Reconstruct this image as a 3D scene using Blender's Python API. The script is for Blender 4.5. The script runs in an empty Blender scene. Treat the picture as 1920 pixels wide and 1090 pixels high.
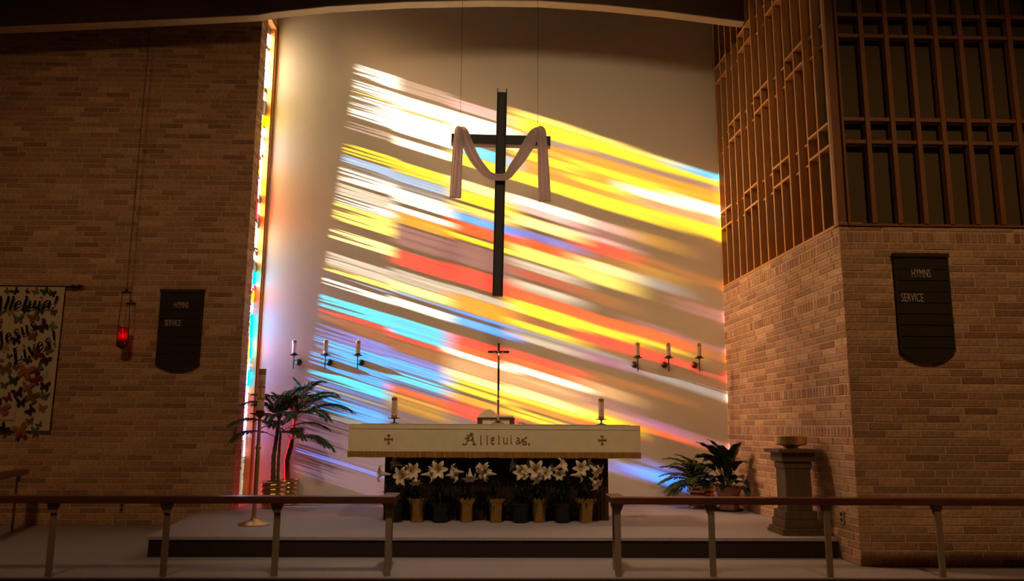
import bpy, bmesh, math, random
from mathutils import Vector, Matrix
R = math.radians
C = bpy.context.scene.collection
SC = bpy.context.scene
random.seed(7)
# ------------------------------------------------------------------ camera
cam = bpy.data.cameras.new('camera'); camo = bpy.data.objects.new('camera', cam); C.objects.link(camo)
cam.sensor_width = 36; cam.lens = 1491.26/1920*36; cam.clip_end = 200
pi_, ya_, ro_ = R(9.7017), R(1.3821), R(.3218)
fw = Vector((math.sin(ya_)*math.cos(pi_), math.cos(ya_)*math.cos(pi_), math.sin(pi_)))
r0 = Vector((math.cos(ya_), -math.sin(ya_), 0)); u0 = r0.cross(fw)
cr, sr = math.cos(ro_), math.sin(ro_)
r1 = cr*r0+sr*u0; u1 = -sr*r0+cr*u0
camo.matrix_world = Matrix(((r1.x, u1.x, -fw.x, 0), (r1.y, u1.y, -fw.y, 0), (r1.z, u1.z, -fw.z, 1.1606), (0, 0, 0, 1)))
SC.camera = camo
# ------------------------------------------------------------------ light
SUN_DIR = Vector((1, .065, -.305)).normalized()
SUN_E, SKY, NAVE_FILL, SPOT, BEAM_FILL, WALL_FILL = 370., 1.6, 340., 680., 1300., 640.
w = bpy.data.worlds.new('sky'); SC.world = w; w.use_nodes = True
nt = w.node_tree; bg = nt.nodes['Background']
sk = nt.nodes.new('ShaderNodeTexSky'); sk.sky_type = 'NISHITA'; sk.sun_disc = False
sk.sun_elevation = R(17); sk.sun_rotation = R(266); sk.altitude = 200
nt.links.new(sk.outputs[0], bg.inputs[0]); bg.inputs[1].default_value = SKY
def light(name, kind, loc, target, energy, color, **kw):
    l = bpy.data.lights.new(name, kind); o = bpy.data.objects.new(name, l); C.objects.link(o)
    l.energy = energy; l.color = color
    for k, v in kw.items(): setattr(l, k, v)
    o.location = loc; o.rotation_euler = (Vector(target)-Vector(loc)).to_track_quat('-Z', 'Y').to_euler()
    return o
light('sun', 'SUN', (-20, 8, 12), Vector((-20, 8, 12))+SUN_DIR, SUN_E, (1, .95, .84), angle=R(.53))
WARM = (1, .56, .25)
light('nave_fill', 'SPOT', (-3.2, 1.5, 6.6), (-4.2, 9.0, 1.9), NAVE_FILL, WARM, spot_size=R(72), spot_blend=1, shadow_soft_size=.3)  # unseen fill added in the nave to lift the left brick wall
light('nave_fill', 'SPOT', (3.2, 1.5, 6.6), (4.6, 7.4, 1.0), NAVE_FILL*1.15, WARM, spot_size=R(68), spot_blend=1, shadow_soft_size=.3)  # its twin, added to lift the right front wall
light('altar_fill', 'SPOT', (0, 3.2, 6.8), (0, 8.1, .6), SPOT, (1, .72, .42), spot_size=R(46), spot_blend=1, shadow_soft_size=.25)  # added fill from an unseen spot, brightens the altar front
light('wall_fill', 'SPOT', (.3, .5, 6.9), (.4, 10.4, 4.4), WALL_FILL, (1, .70, .40), spot_size=R(43), spot_blend=.8, shadow_soft_size=.9)  # unseen fill added to brighten the back wall, cross and drape
light('beam_fill', 'SPOT', (-2.7, 9.75, 6.95), (3.1, 8.6, 2.2), BEAM_FILL, (1, .58, .28), spot_size=R(58), spot_blend=1, shadow_soft_size=.6)   # unseen fill added behind the beam to brighten the right wall and screen
SC.view_settings.view_transform = 'Standard'; SC.view_settings.look = 'None'
SC.view_settings.exposure = 0; SC.view_settings.gamma = 1; SC.view_settings.use_curve_mapping = False
SC.cycles.transparent_max_bounces = 24; SC.cycles.max_bounces = 10; SC.cycles.diffuse_bounces = 6
SC.cycles.sample_clamp_indirect = 8
# ------------------------------------------------------------------ materials
def mat(name, col, rough=.6, metal=0, noise=0, nscale=30, bump=0, bscale=60, obcol=False, attr=None, spec=.3, stretch=(1, 1, 1), trans=0):
    m = bpy.data.materials.new(name); m.use_nodes = True; t = m.node_tree; n = t.nodes; L = t.links
    b = n['Principled BSDF']; b.inputs['Roughness'].default_value = rough; b.inputs['Metallic'].default_value = metal
    b.inputs['Specular IOR Level'].default_value = spec
    col = (*col, 1); b.inputs['Base Color'].default_value = col; src = None
    tc = n.new('ShaderNodeTexCoord'); mp = n.new('ShaderNodeMapping'); mp.inputs['Scale'].default_value = stretch
    L.new(tc.outputs['Object'], mp.inputs[0])
    if obcol:
        oi = n.new('ShaderNodeObjectInfo'); src = oi.outputs['Color']
    if attr:
        a = n.new('ShaderNodeAttribute'); a.attribute_name = attr; src = a.outputs['Color']
    if noise:
        nz = n.new('ShaderNodeTexNoise'); nz.inputs['Scale'].default_value = nscale; nz.inputs['Detail'].default_value = 5
        L.new(mp.outputs[0], nz.inputs['Vector'])
        mr = n.new('ShaderNodeMapRange'); mr.inputs['From Min'].default_value = .25; mr.inputs['From Max'].default_value = .75
        mr.inputs['To Min'].default_value = 1-noise; mr.inputs['To Max'].default_value = 1+noise
        L.new(nz.outputs['Fac'], mr.inputs['Value'])
        mx = n.new('ShaderNodeVectorMath'); mx.operation = 'SCALE'
        if src is not None: L.new(src, mx.inputs[0])
        else: mx.inputs[0].default_value = col[:3]
        L.new(mr.outputs[0], mx.inputs['Scale']); src = mx.outputs[0]
    if src is not None: L.new(src, b.inputs['Base Color'])
    if bump:
        nz2 = n.new('ShaderNodeTexNoise'); nz2.inputs['Scale'].default_value = bscale; nz2.inputs['Detail'].default_value = 4
        L.new(mp.outputs[0], nz2.inputs['Vector'])
        bp = n.new('ShaderNodeBump'); bp.inputs['Strength'].default_value = bump; bp.inputs['Distance'].default_value = .01
        L.new(nz2.outputs['Fac'], bp.inputs['Height']); L.new(bp.outputs[0], b.inputs['Normal'])
    if trans:
        tr = n.new('ShaderNodeBsdfTranslucent'); ms = n.new('ShaderNodeMixShader'); ms.inputs[0].default_value = trans
        if src is not None: L.new(src, tr.inputs[0])
        else: tr.inputs[0].default_value = col
        L.new(b.outputs[0], ms.inputs[1]); L.new(tr.outputs[0], ms.inputs[2])
        L.new(ms.outputs[0], n['Material Output'].inputs[0])
    return m
M = dict(
 plaster=mat('painted_plaster', (.86, .79, .67), .9, noise=.02, nscale=3, bump=.05, bscale=90),
 mortar=mat('mortar', (.66, .50, .35), .95, noise=.12, nscale=20, bump=.3, bscale=150),
 brick=mat('brick', (.4, .25, .15), .9, noise=.26, nscale=28, bump=.6, bscale=70, obcol=True),
 brickmass=mat('brick_mass', (.4, .25, .15), .9, noise=.26, nscale=28, bump=.6, bscale=70, attr='tone'),
 grillewood=mat('stained_oak', (.26, .115, .045), .6, noise=.18, nscale=9, stretch=(6, 6, .6)),
 finwood=mat('oiled_oak', (.60, .31, .115), .55, noise=.18, nscale=9, stretch=(6, 6, .6)),
 framewood=mat('window_wood', (.55, .25, .07), .5, noise=.15, nscale=9, stretch=(6, 6, .6)),
 darkwood=mat('dark_beam_wood', (.075, .040, .020), .7, noise=.25, nscale=8, stretch=(.6, 6, 6)),
 glow_soffit=mat('beam_underside_glow', (.55, .43, .27), .7, noise=.06, nscale=6),  # paler than the beam: wall glow on its underside put into the colour
 ceiling=mat('ceiling_boards', (.08, .045, .025), .8, noise=.2, nscale=5),
 cloth_dark=mat('speaker_cloth', (.11, .08, .035), .95, noise=.2, nscale=200),
 railwood=mat('walnut_rail', (.13, .042, .026), .32, noise=.25, nscale=10, stretch=(.6, 6, 6), spec=.5),
 railpost=mat('painted_steel_post', (.30, .22, .15), .5, noise=.05),
 altarwood=mat('altar_wood', (.045, .020, .015), .6, noise=.3, nscale=8, stretch=(6, 6, .6)),
 crosswood=mat('cross_wood', (.018, .011, .007), .5, noise=.3, nscale=10, stretch=(6, 6, .6)),
 crosslit=mat('cross_underside_lit', (.35, .25, .17), .6, noise=.1),  # pale tone stands for wall light on the underside of the arms
 drape=mat('white_linen', (.80, .68, .68), .9, noise=.05, nscale=60, trans=.35),
 frontal=mat('cream_altar_cloth', (.72, .62, .42), .9, noise=.05, nscale=8, bump=.12, bscale=14),
 linen=mat('white_altar_linen', (.8, .74, .62), .9, noise=.03),
 fringe=mat('gold_fringe', (.33, .17, .04), .7, noise=.45, nscale=30, stretch=(5, 1, .15)),
 goldthread=mat('gold_thread', (.26, .105, .025), .6, noise=.15),
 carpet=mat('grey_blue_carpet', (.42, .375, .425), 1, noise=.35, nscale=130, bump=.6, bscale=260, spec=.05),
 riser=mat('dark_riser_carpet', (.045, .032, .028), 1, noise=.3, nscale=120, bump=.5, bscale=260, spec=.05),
 brass=mat('brass', (.72, .47, .17), .4, 1, noise=.1, nscale=12),
 brasspot=mat('ribbed_brass', (.60, .38, .15), .25, 1, noise=.15, nscale=12),
 copper=mat('copper', (.62, .30, .16), .25, 1, noise=.15, nscale=12),
 iron=mat('dark_bronze', (.09, .05, .03), .4, .8, noise=.1),
 silver=mat('silvered_metal', (.55, .5, .45), .3, 1),
 wax=mat('candle_wax', (.82, .66, .52), .5, noise=.03, trans=.3),
 waxdec=mat('candle_band', (.42, .20, .09), .5, noise=.1),
 terracotta=mat('terracotta', (.42, .23, .16), .8, noise=.12, nscale=18),
 foil=mat('gold_foil', (.50, .30, .09), .35, .85, bump=.8, bscale=35, noise=.15),
 blackpot=mat('dark_green_foil', (.012, .013, .010), .35, bump=.6, bscale=35),
 soil=mat('potting_soil', (.03, .02, .012), .95, noise=.4, nscale=80),
 palm=mat('palm_leaf', (.07, .13, .045), .5, noise=.3, nscale=9, trans=.35),
 fern=mat('bright_fern_leaf', (.12, .17, .035), .5, noise=.3, nscale=9, trans=.35),
 broad=mat('broad_leaf', (.028, .05, .022), .32, noise=.25, nscale=9, trans=.12, spec=.5),
 lilyleaf=mat('lily_leaf', (.022, .035, .012), .5, noise=.35, nscale=14, trans=.15),
 trunk=mat('palm_cane', (.17, .11, .06), .8, noise=.35, nscale=30, stretch=(1, 1, 4)),
 petal=mat('lily_petal', (.86, .74, .55), .6, noise=.04, trans=.25),
 throat=mat('lily_stamen', (.6, .4, .08), .6),
 stone=mat('pedestal_wood', (.12, .082, .045), .65, noise=.2, nscale=9, stretch=(4, 4, .6)),
 felt=mat('dark_olive_felt', (.040, .034, .019), .95, noise=.15, nscale=60),
 feltrib=mat('olive_felt_rail', (.052, .042, .024), .9, noise=.15, nscale=60),
 letters=mat('white_letters', (.55, .45, .32), .7),
 banner=mat('cream_banner', (.66, .56, .38), .95, noise=.06, nscale=60, bump=.15, bscale=10),
 blackfelt=mat('navy_felt', (.010, .009, .013), .95),
 wing=mat('butterfly_felt', (.3, .2, .1), .9, noise=.35, nscale=40, obcol=True),
 ivory=mat('switch_plate', (.42, .30, .18), .5),
 socket=mat('socket_slot', (.02, .015, .01), .5),
 paper=mat('book_paper', (.78, .68, .48), .9, noise=.05),
 bookcover=mat('book_cover', (.10, .05, .025), .6),
 lead=mat('lead_came', (.02, .018, .016), .5, .5),
 night=mat('plain_nave_wall', (.26, .17, .10), .95, noise=.1),
)
def emit_mat(name, col, e):
    m = bpy.data.materials.new(name); m.use_nodes = True; b = m.node_tree.nodes['Principled BSDF']
    b.inputs['Base Color'].default_value = (*col, 1); b.inputs['Emission Color'].default_value = (*col, 1); b.inputs['Emission Strength'].default_value = e
    return m
M['flame'] = emit_mat('flame', (1, .25, .08), 14)
def red_glass():
    m = bpy.data.materials.new('ruby_glass'); m.use_nodes = True; n = m.node_tree.nodes; L = m.node_tree.links
    tr = n.new('ShaderNodeBsdfTransparent'); tr.inputs[0].default_value = (.5, .02, .02, 1)
    tl = n.new('ShaderNodeBsdfTranslucent'); tl.inputs[0].default_value = (.7, .02, .015, 1)
    gl = n.new('ShaderNodeBsdfGlossy'); gl.inputs['Roughness'].default_value = .1
    m1 = n.new('ShaderNodeMixShader'); m1.inputs[0].default_value = .5
    m2 = n.new('ShaderNodeMixShader'); m2.inputs[0].default_value = .06
    L.new(tr.outputs[0], m1.inputs[1]); L.new(tl.outputs[0], m1.inputs[2]); L.new(m1.outputs[0], m2.inputs[1]); L.new(gl.outputs[0], m2.inputs[2])
    L.new(m2.outputs[0], n['Material Output'].inputs[0]); return m
M['ruby'] = red_glass()
def stained():
    # coloured rolled glass: colour from the pane, streaks and seeds of the glass itself, partly clear, partly milky
    m = bpy.data.materials.new('stained_glass'); m.use_nodes = True; t = m.node_tree; n = t.nodes; L = t.links
    oi = n.new('ShaderNodeObjectInfo'); g = n.new('ShaderNodeNewGeometry')
    mp = n.new('ShaderNodeMapping'); mp.inputs['Scale'].default_value = (0, 9, 85); L.new(g.outputs['Position'], mp.inputs[0])
    nz = n.new('ShaderNodeTexNoise'); nz.inputs['Scale'].default_value = 1; nz.inputs['Detail'].default_value = 3; L.new(mp.outputs[0], nz.inputs['Vector'])
    mr = n.new('ShaderNodeMapRange'); mr.inputs['From Min'].default_value = .33; mr.inputs['From Max'].default_value = .62
    mr.inputs['To Min'].default_value = .56; mr.inputs['To Max'].default_value = 1.0; L.new(nz.outputs['Fac'], mr.inputs['Value'])
    # uneven darkening added along the wooden stile to fray where the sun streaks begin
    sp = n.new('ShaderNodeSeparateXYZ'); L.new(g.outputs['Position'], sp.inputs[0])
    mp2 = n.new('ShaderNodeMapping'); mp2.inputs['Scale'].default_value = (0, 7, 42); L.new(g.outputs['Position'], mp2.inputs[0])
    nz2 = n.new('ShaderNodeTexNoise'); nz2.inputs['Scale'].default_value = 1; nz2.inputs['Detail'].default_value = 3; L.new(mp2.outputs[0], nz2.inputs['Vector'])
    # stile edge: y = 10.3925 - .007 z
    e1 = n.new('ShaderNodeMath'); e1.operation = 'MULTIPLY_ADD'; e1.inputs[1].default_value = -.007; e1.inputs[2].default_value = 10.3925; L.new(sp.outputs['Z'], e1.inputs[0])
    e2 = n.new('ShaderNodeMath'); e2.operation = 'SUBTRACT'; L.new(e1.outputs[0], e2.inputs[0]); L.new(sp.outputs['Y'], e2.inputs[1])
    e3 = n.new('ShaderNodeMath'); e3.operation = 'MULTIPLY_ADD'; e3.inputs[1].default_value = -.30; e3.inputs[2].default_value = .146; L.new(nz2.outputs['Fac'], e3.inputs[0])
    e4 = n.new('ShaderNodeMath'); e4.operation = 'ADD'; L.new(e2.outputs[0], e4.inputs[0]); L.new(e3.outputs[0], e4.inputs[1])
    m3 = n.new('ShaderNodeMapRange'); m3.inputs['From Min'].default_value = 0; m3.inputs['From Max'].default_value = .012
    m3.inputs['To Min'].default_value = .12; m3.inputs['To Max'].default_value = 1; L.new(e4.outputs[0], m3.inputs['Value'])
    mu = n.new('ShaderNodeMath'); mu.operation = 'MULTIPLY'; L.new(mr.outputs[0], mu.inputs[0]); L.new(m3.outputs[0], mu.inputs[1])
    sc = n.new('ShaderNodeVectorMath'); sc.operation = 'SCALE'; L.new(oi.outputs['Color'], sc.inputs[0]); L.new(mu.outputs[0], sc.inputs['Scale'])
    tr = n.new('ShaderNodeBsdfTransparent'); L.new(sc.outputs[0], tr.inputs[0])
    tl = n.new('ShaderNodeBsdfTranslucent'); L.new(oi.outputs['Color'], tl.inputs[0])
    ms = n.new('ShaderNodeMixShader'); L.new(oi.outputs['Alpha'], ms.inputs[0])
    L.new(tr.outputs[0], ms.inputs[1]); L.new(tl.outputs[0], ms.inputs[2]); L.new(ms.outputs[0], n['Material Output'].inputs[0])
    return m
M['glass'] = stained()
# ------------------------------------------------------------------ helpers
def box(bm, c, s, bev=0, mtx=None):
    r = bmesh.ops.create_cube(bm, size=1); vs = r['verts']
    T = Matrix.Translation(c) @ Matrix.Diagonal((*s, 1))
    if mtx is not None: T = mtx @ T
    bmesh.ops.transform(bm, matrix=T, verts=vs)
    if bev:
        es = list({e for v in vs for e in v.link_edges})
        bmesh.ops.bevel(bm, geom=es, offset=bev, segments=1, affect='EDGES', profile=.5)
def bx(bm, a, b, bev=0): box(bm, [(a[i]+b[i])/2 for i in range(3)], [abs(b[i]-a[i]) for i in range(3)], bev)
def tube(bm, pts, rad, n=8, cap=True):
    pts = [Vector(p) for p in pts]
    if not hasattr(rad, '__len__'): rad = [rad]*len(pts)
    rings = []; up = Vector((0, 0, 1)); prev = None
    for i, p in enumerate(pts):
        d = (pts[min(i+1, len(pts)-1)]-pts[max(i-1, 0)]).normalized()
        if prev is None:
            a = d.cross(up); a = a.normalized() if a.length > 1e-4 else Vector((1, 0, 0))
        else:
            a = (prev-d*prev.dot(d)); a = a.normalized() if a.length > 1e-5 else d.orthogonal().normalized()
        prev = a; b = d.cross(a)
        rings.append([bm.verts.new(p+rad[i]*(a*math.cos(2*math.pi*k/n)+b*math.sin(2*math.pi*k/n))) for k in range(n)])
    for q, s in zip(rings, rings[1:]):
        for k in range(n): bm.faces.new((q[k], q[(k+1) % n], s[(k+1) % n], s[k]))
    if cap: bm.faces.new(rings[0][::-1]); bm.faces.new(rings[-1])
def lathe(bm, prof, c=(0, 0, 0), n=20, mtx=None, cap=True):
    rings = []
    for r, z in prof:
        ring = []
        for k in range(n):
            v = Vector((r*math.cos(2*math.pi*k/n), r*math.sin(2*math.pi*k/n), z))
            if mtx is not None: v = mtx @ v
            ring.append(bm.verts.new(v+Vector(c)))
        rings.append(ring)
    for q, s in zip(rings, rings[1:]):
        for k in range(n): bm.faces.new((q[k], q[(k+1) % n], s[(k+1) % n], s[k]))
    if cap: bm.faces.new(rings[0][::-1]); bm.faces.new(rings[-1])
def prism(bm, poly, axis, a, b):
    # poly: 2D points, extruded along axis ('x','y','z') from a to b
    def P(p, t): return {'y': (p[0], t, p[1]), 'x': (t, p[0], p[1]), 'z': (p[0], p[1], t)}[axis]
    A = [bm.verts.new(P(p, a)) for p in poly]; B = [bm.verts.new(P(p, b)) for p in poly]
    n = len(poly); bm.faces.new(A); bm.faces.new(B[::-1])
    for i in range(n): bm.faces.new((A[i], B[i], B[(i+1) % n], A[(i+1) % n]))
def grid(bm, f, nu, nv, thick=0):
    V = [[bm.verts.new(f(i/nu, j/nv)) for j in range(nv+1)] for i in range(nu+1)]
    F = [bm.faces.new((V[i][j], V[i+1][j], V[i+1][j+1], V[i][j+1])) for i in range(nu) for j in range(nv)]
    if thick:
        bm.normal_update(); bmesh.ops.solidify(bm, geom=F, thickness=thick)
def mesh(name, bm, m, smooth=False, ang=40):
    bmesh.ops.recalc_face_normals(bm, faces=bm.faces[:])
    me = bpy.data.meshes.new(name); bm.to_mesh(me); bm.free()
    if m is not None: me.materials.append(m)
    if smooth:
        me.shade_smooth(); me.set_sharp_from_angle(angle=R(ang))
    return me
def obj(name, bm, m, parent=None, smooth=False, loc=None, label=None, ang=40):
    me = bm if isinstance(bm, bpy.types.Mesh) else mesh(name, bm, m, smooth, ang)
    o = bpy.data.objects.new(name, me); C.objects.link(o)
    if parent: o.parent = parent
    if loc is not None: o.location = loc
    if label: o['label'] = label
    return o
def struct(name, bm, m, **k):
    o = obj(name, bm, m, **k); o['kind'] = 'structure'; return o
def tag(o, label, cat, group=None):
    o['label'] = label; o['category'] = cat
    if group: o['group'] = group
    return o
def thing(name, label, cat, loc=(0, 0, 0), group=None):
    o = bpy.data.objects.new(name, None); C.objects.link(o); o.location = loc; o.empty_display_size = .1
    return tag(o, label, cat, group)
def B(): return bmesh.new()
def dup(root, loc=None, label=None):
    r = root.copy(); C.objects.link(r)
    if loc is not None: r.location = loc
    if label: r['label'] = label
    for ch in list(root.children):
        c = ch.copy(); C.objects.link(c); c.parent = r
        for g in list(ch.children):
            d = g.copy(); C.objects.link(d); d.parent = c
    return r
def text_mesh(name, s, size, m, ext=.002, sx=1, shear=0, off=0, align='LEFT', space=1):
    cu = bpy.data.curves.new(name, 'FONT'); cu.body = s; cu.size = size; cu.extrude = ext; cu.shear = shear; cu.offset = off
    cu.align_x = align; cu.space_character = space; cu.resolution_u = 3
    o = bpy.data.objects.new(name, cu); C.objects.link(o)
    dg = bpy.context.evaluated_depsgraph_get(); me = bpy.data.meshes.new_from_object(o.evaluated_get(dg))
    bpy.data.objects.remove(o); bpy.data.curves.remove(cu)
    me.transform(Matrix.Diagonal((sx, 1, 1, 1))); me.transform(Matrix.Rotation(R(90), 4, 'X'))   # upright, facing -y
    me.materials.clear(); me.materials.append(m); me.name = name
    return me
# ------------------------------------------------------------------ setting
PZ = .177                                            # top of the chancel platform
YB = 10.422                                          # back wall
def rwx(y): return 3.0677+(YB-y)*.02823              # right wall line
bm = B(); bx(bm, (-3.3, YB, -.1), (3.4, 10.6, 7.6)); struct('wall_back', bm, M['plaster'])
# floors
bm = B(); bx(bm, (-6.4, 6.47, -.3), (7, 10.42, 0)); fl = struct('floor', bm, M['carpet'])
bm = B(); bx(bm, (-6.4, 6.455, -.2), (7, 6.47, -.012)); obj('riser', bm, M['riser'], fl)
bm = B(); bx(bm, (-6.4, -6, -.4), (7, 6.47, -.2)); struct('floor_nave', bm, M['carpet'])
poly = [(-3.05, 7.41), (3.152, 7.41), (3.0677, YB), (-3.2, YB), (-3.2, 9.75), (-3.372, 9.75)]
bm = B(); prism(bm, poly, 'z', .15, PZ); pl = struct('platform', bm, M['carpet'])
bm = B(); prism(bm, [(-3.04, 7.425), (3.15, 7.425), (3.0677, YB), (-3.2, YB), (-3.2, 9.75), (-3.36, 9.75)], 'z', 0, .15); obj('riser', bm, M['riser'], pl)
# ceiling, unseen nave walls
bm = B(); bx(bm, (-6.5, -6.2, 7.6), (7.2, 9.75, 7.7)); bx(bm, (-3.3, 9.75, 7.6), (7.2, 10.6, 7.7)); struct('ceiling', bm, M['ceiling'])
bm = B(); bx(bm, (-6.45, -6, -.4), (-6.4, 9.75, 7.6)); struct('wall_nave_left', bm, M['night'])
bm = B(); bx(bm, (7, -6, -.4), (7.1, 10.6, 7.6)); struct('wall_nave_right', bm, M['night'])
bm = B(); bx(bm, (-6.45, -6.1, -.4), (7.1, -6, 7.6)); struct('wall_rear', bm, M['night'])
# ---- brickwork
TONES = [(.58, .365, .21), (.54, .33, .185), (.62, .40, .24), (.48, .285, .16), (.56, .33, .20), (.40, .225, .13), (.45, .28, .18), (.51, .29, .17), (.60, .39, .22)]
def tone(rng):
    c = rng.choice(TONES); k = rng.uniform(.80, 1.14); return tuple(v*k for v in c)
HB, CH, BL = .0577, .0677, .295
_bc = {}
def brick_verts(l, h, e=.004, d=.026):
    q = lambda i, n: [(i, n, i), (l-i, n, i), (l-i, n, h-i), (i, n, h-i)]
    v = q(0, d) + q(0, e) + q(e, 0)
    f = [(8, 9, 10, 11)] + [(a+i, a+(i+1) % 4, a+4+(i+1) % 4, a+4+i) for a in (0, 4) for i in range(4)]
    return v, f
def brick_mesh(l, h):
    k = (round(l*200), round(h*500))
    if k not in _bc:
        v, f = brick_verts(k[0]/200, k[1]/500); me = bpy.data.meshes.new('brick'); me.from_pydata(v, [], f); me.materials.append(M['brick']); _bc[k] = me
    return _bc[k]
def brickwork(wall, O, eu, en, length, z0, z1, rowlocks=(), score=None, seed=1, limit=300, first=0):
    """bricks of a wall face: origin O (x, y), direction eu along the face, en out of the face; every brick stands ~1 cm proud of the mortar"""
    rng = random.Random(seed); items = []; z = z0; row = 0; rl = sorted(rowlocks)
    while z < z1-.02:
        if rl and z+CH > rl[0]:
            h = min(.0945, z1-z-.003); u = 0
            while u < length-.02:
                l = min(.058, length-u); items.append((u, z, l, h)); u += .0675
            z += h+.01; rl.pop(0); row += 1; continue
        h = min(HB, z1-z); u = 0; cut = [.295, .1425, .2, .09][row % 4]; nxt = cut
        while u < length-.015:
            l = min(nxt, length-u)
            if l > .015: items.append((u, z, l, h))
            u += l+.01; nxt = .1425 if rng.random() < .10 else BL
        z += CH; row += 1
    order = sorted(range(len(items)), key=lambda i: -score(*items[i])) if score else list(range(len(items)))
    chosen = set(order[:limit])
    eu3, en3 = Vector((*eu, 0)), Vector((*en, 0))
    V, F, T = [], [], []
    for i, (u, z, l, h) in enumerate(items):
        c = tone(rng); p = Vector((*O, 0))+eu3*u+Vector((0, 0, z))+en3*rng.uniform(-.0015, .002)
        mx = Matrix(((eu3.x, -en3.x, 0, p.x), (eu3.y, -en3.y, 0, p.y), (0, 0, 1, p.z), (0, 0, 0, 1)))
        if i in chosen:
            o = bpy.data.objects.new('brick', brick_mesh(l, h)); C.objects.link(o); o.parent = wall; o.matrix_local = mx; o.color = (*c, 1)
        else:
            v, f = brick_verts(l, h); b = len(V); V += [mx @ Vector(q) for q in v]; F += [tuple(b+k for k in g) for g in f]; T += [c]*len(f)
    if V:
        me = bpy.data.meshes.new('brickwork'); me.from_pydata(V, [], F); at = me.color_attributes.new('tone', 'FLOAT_COLOR', 'CORNER')
        k = 0
        for pi, p in enumerate(me.polygons):
            for _ in p.vertices: at.data[k].color = (*T[pi], 1); k += 1
        me.materials.append(M['brickmass']); o = bpy.data.objects.new('brickwork', me); C.objects.link(o); o.parent = wall; o['kind'] = 'stuff'
YL, XL, YP = 9.714, -3.045, 9.97                      # left brick face, reveal plane, far edge of the pier
bm = B(); bx(bm, (-6.4, YL+.005, -.1), (-3.2, YL+.035, 7.6)); bx(bm, (-3.2, YL+.005, -.1), (XL-.005, YP, 7.6)); wl = struct('wall_left', bm, M['mortar'])
brickwork(wl, (-6.39, YL), (1, 0), (0, -1), 3.345, 0, 6.55, score=lambda u, z, l, h: -abs(z-1.55)+(u > .2)*.2-(l < .25)*.3, seed=3)
wr_ = struct('wall_left_return', (lambda b: (bx(b, (XL-.007, YP-.01, 0), (XL-.005, YP, .01)), b)[1])(B()), M['mortar'])
brickwork(wr_, (XL, YL+.001), (0, 1), (1, 0), YP-YL, 0, 6.55, score=lambda u, z, l, h: l-z*.001, seed=5)
# right brick wall of the chancel, its front turned to the nave
PC = Vector((rwx(7.0075), 7.0075)); eu = Vector((-.02822, .9996)); en = Vector((-.9996, -.02822))
bm = B()
q = [PC-en*.005+eu*.005, PC+eu*3.42-en*.005, PC+eu*3.42-en*.25, PC-en*.25+eu*.005]
prism(bm, [tuple(p) for p in q], 'z', -.1, 2.99); wrt = struct('wall_right', bm, M['mortar'])
brickwork(wrt, PC+eu*.001, eu, en, 3.41, 0, 2.985, rowlocks=(1.15, 1.49, 2.33, 2.88), score=lambda u, z, l, h: -u+l*.6, seed=11)
bm = B(); bx(bm, (PC.x+.007, 7.0125, -.1), (7, 7.2, 2.99)); wfr = struct('wall_front', bm, M['mortar'])
brickwork(wfr, (PC.x+.002, 7.0075), (1, 0), (0, -1), 2.4, 0, 2.985, rowlocks=(2.88,), score=lambda u, z, l, h: -u+l*.4, seed=13)
bm = B(); bx(bm, (PC.x+2.5, 7.0075, -.1), (7, 7.2, 2.99)); obj('plain_panel', bm, M['mortar'], wfr)
# ---- arched beam in front of the back wall
prof = [(-6.35, 5.885), (-4.49, 6.012), (-2.92, 6.13), (-2.755, 6.168), (-2.065, 6.262), (-1.136, 6.338), (-.13, 6.38), (.54, 6.386), (1.35, 6.344), (2.09, 6.278), (2.77, 6.196), (3.10, 6.158)]
bm = B(); prism(bm, prof+[(3.10, 7.6), (-6.35, 7.6)], 'y', 9.13, 9.27); beam = struct('trim_1', bm, M['darkwood'])
bm = B(); prism(bm, [(x, z-.012) for x, z in prof]+[(x, z-.0005) for x, z in prof[::-1]], 'y', 9.128, 9.272); obj('glow_soffit', bm, M['glow_soffit'], beam)  # thin strip added to carry the painted glow
# ---- tall stained-glass window in the left return
PAL = dict(W=(0.95, 0.86, 0.62),
 C=(0.6, 0.48, 0.19),
 P_=(0.5, 0.38, 0.075),
 Y=(0.55, 0.375, 0),
 y=(0.14, 0.07, 0),
 O=(0.44, 0.14, 0.002),
 o=(0.075, 0.02, 0.001),
 S=(0.46, 0.03, 0),
 R=(0.4, 0.003, 0.006),
 r=(0.14, 0.01, 0.01),
 P=(0.3, 0.17, 0.2),
 p=(0.12, 0.085, 0.085),
 q=(0.24, 0.13, 0.065),
 M=(0.075, 0.03, 0.045),
 m=(0.03, 0.02, 0.045),
 N=(0.006, 0.0045, 0.003),
 K=(0.003, 0.002, 0.001),
 G=(0.21, 0.2, 0.19),
 g=(0.07, 0.085, 0.11),
 A=(0.5, 0.53, 0.5),
 L=(0.1, 0.19, 0.36),
 T=(0, 0.29, 0.6),
 B=(0, 0.17, 0.9),
 D=(0, 0.15, 1.0),
 b=(0.006, 0.05, 0.22),
 V=(0.035, 0.055, 0.28),
 v=(0.1, 0.03, 0.11))
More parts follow.
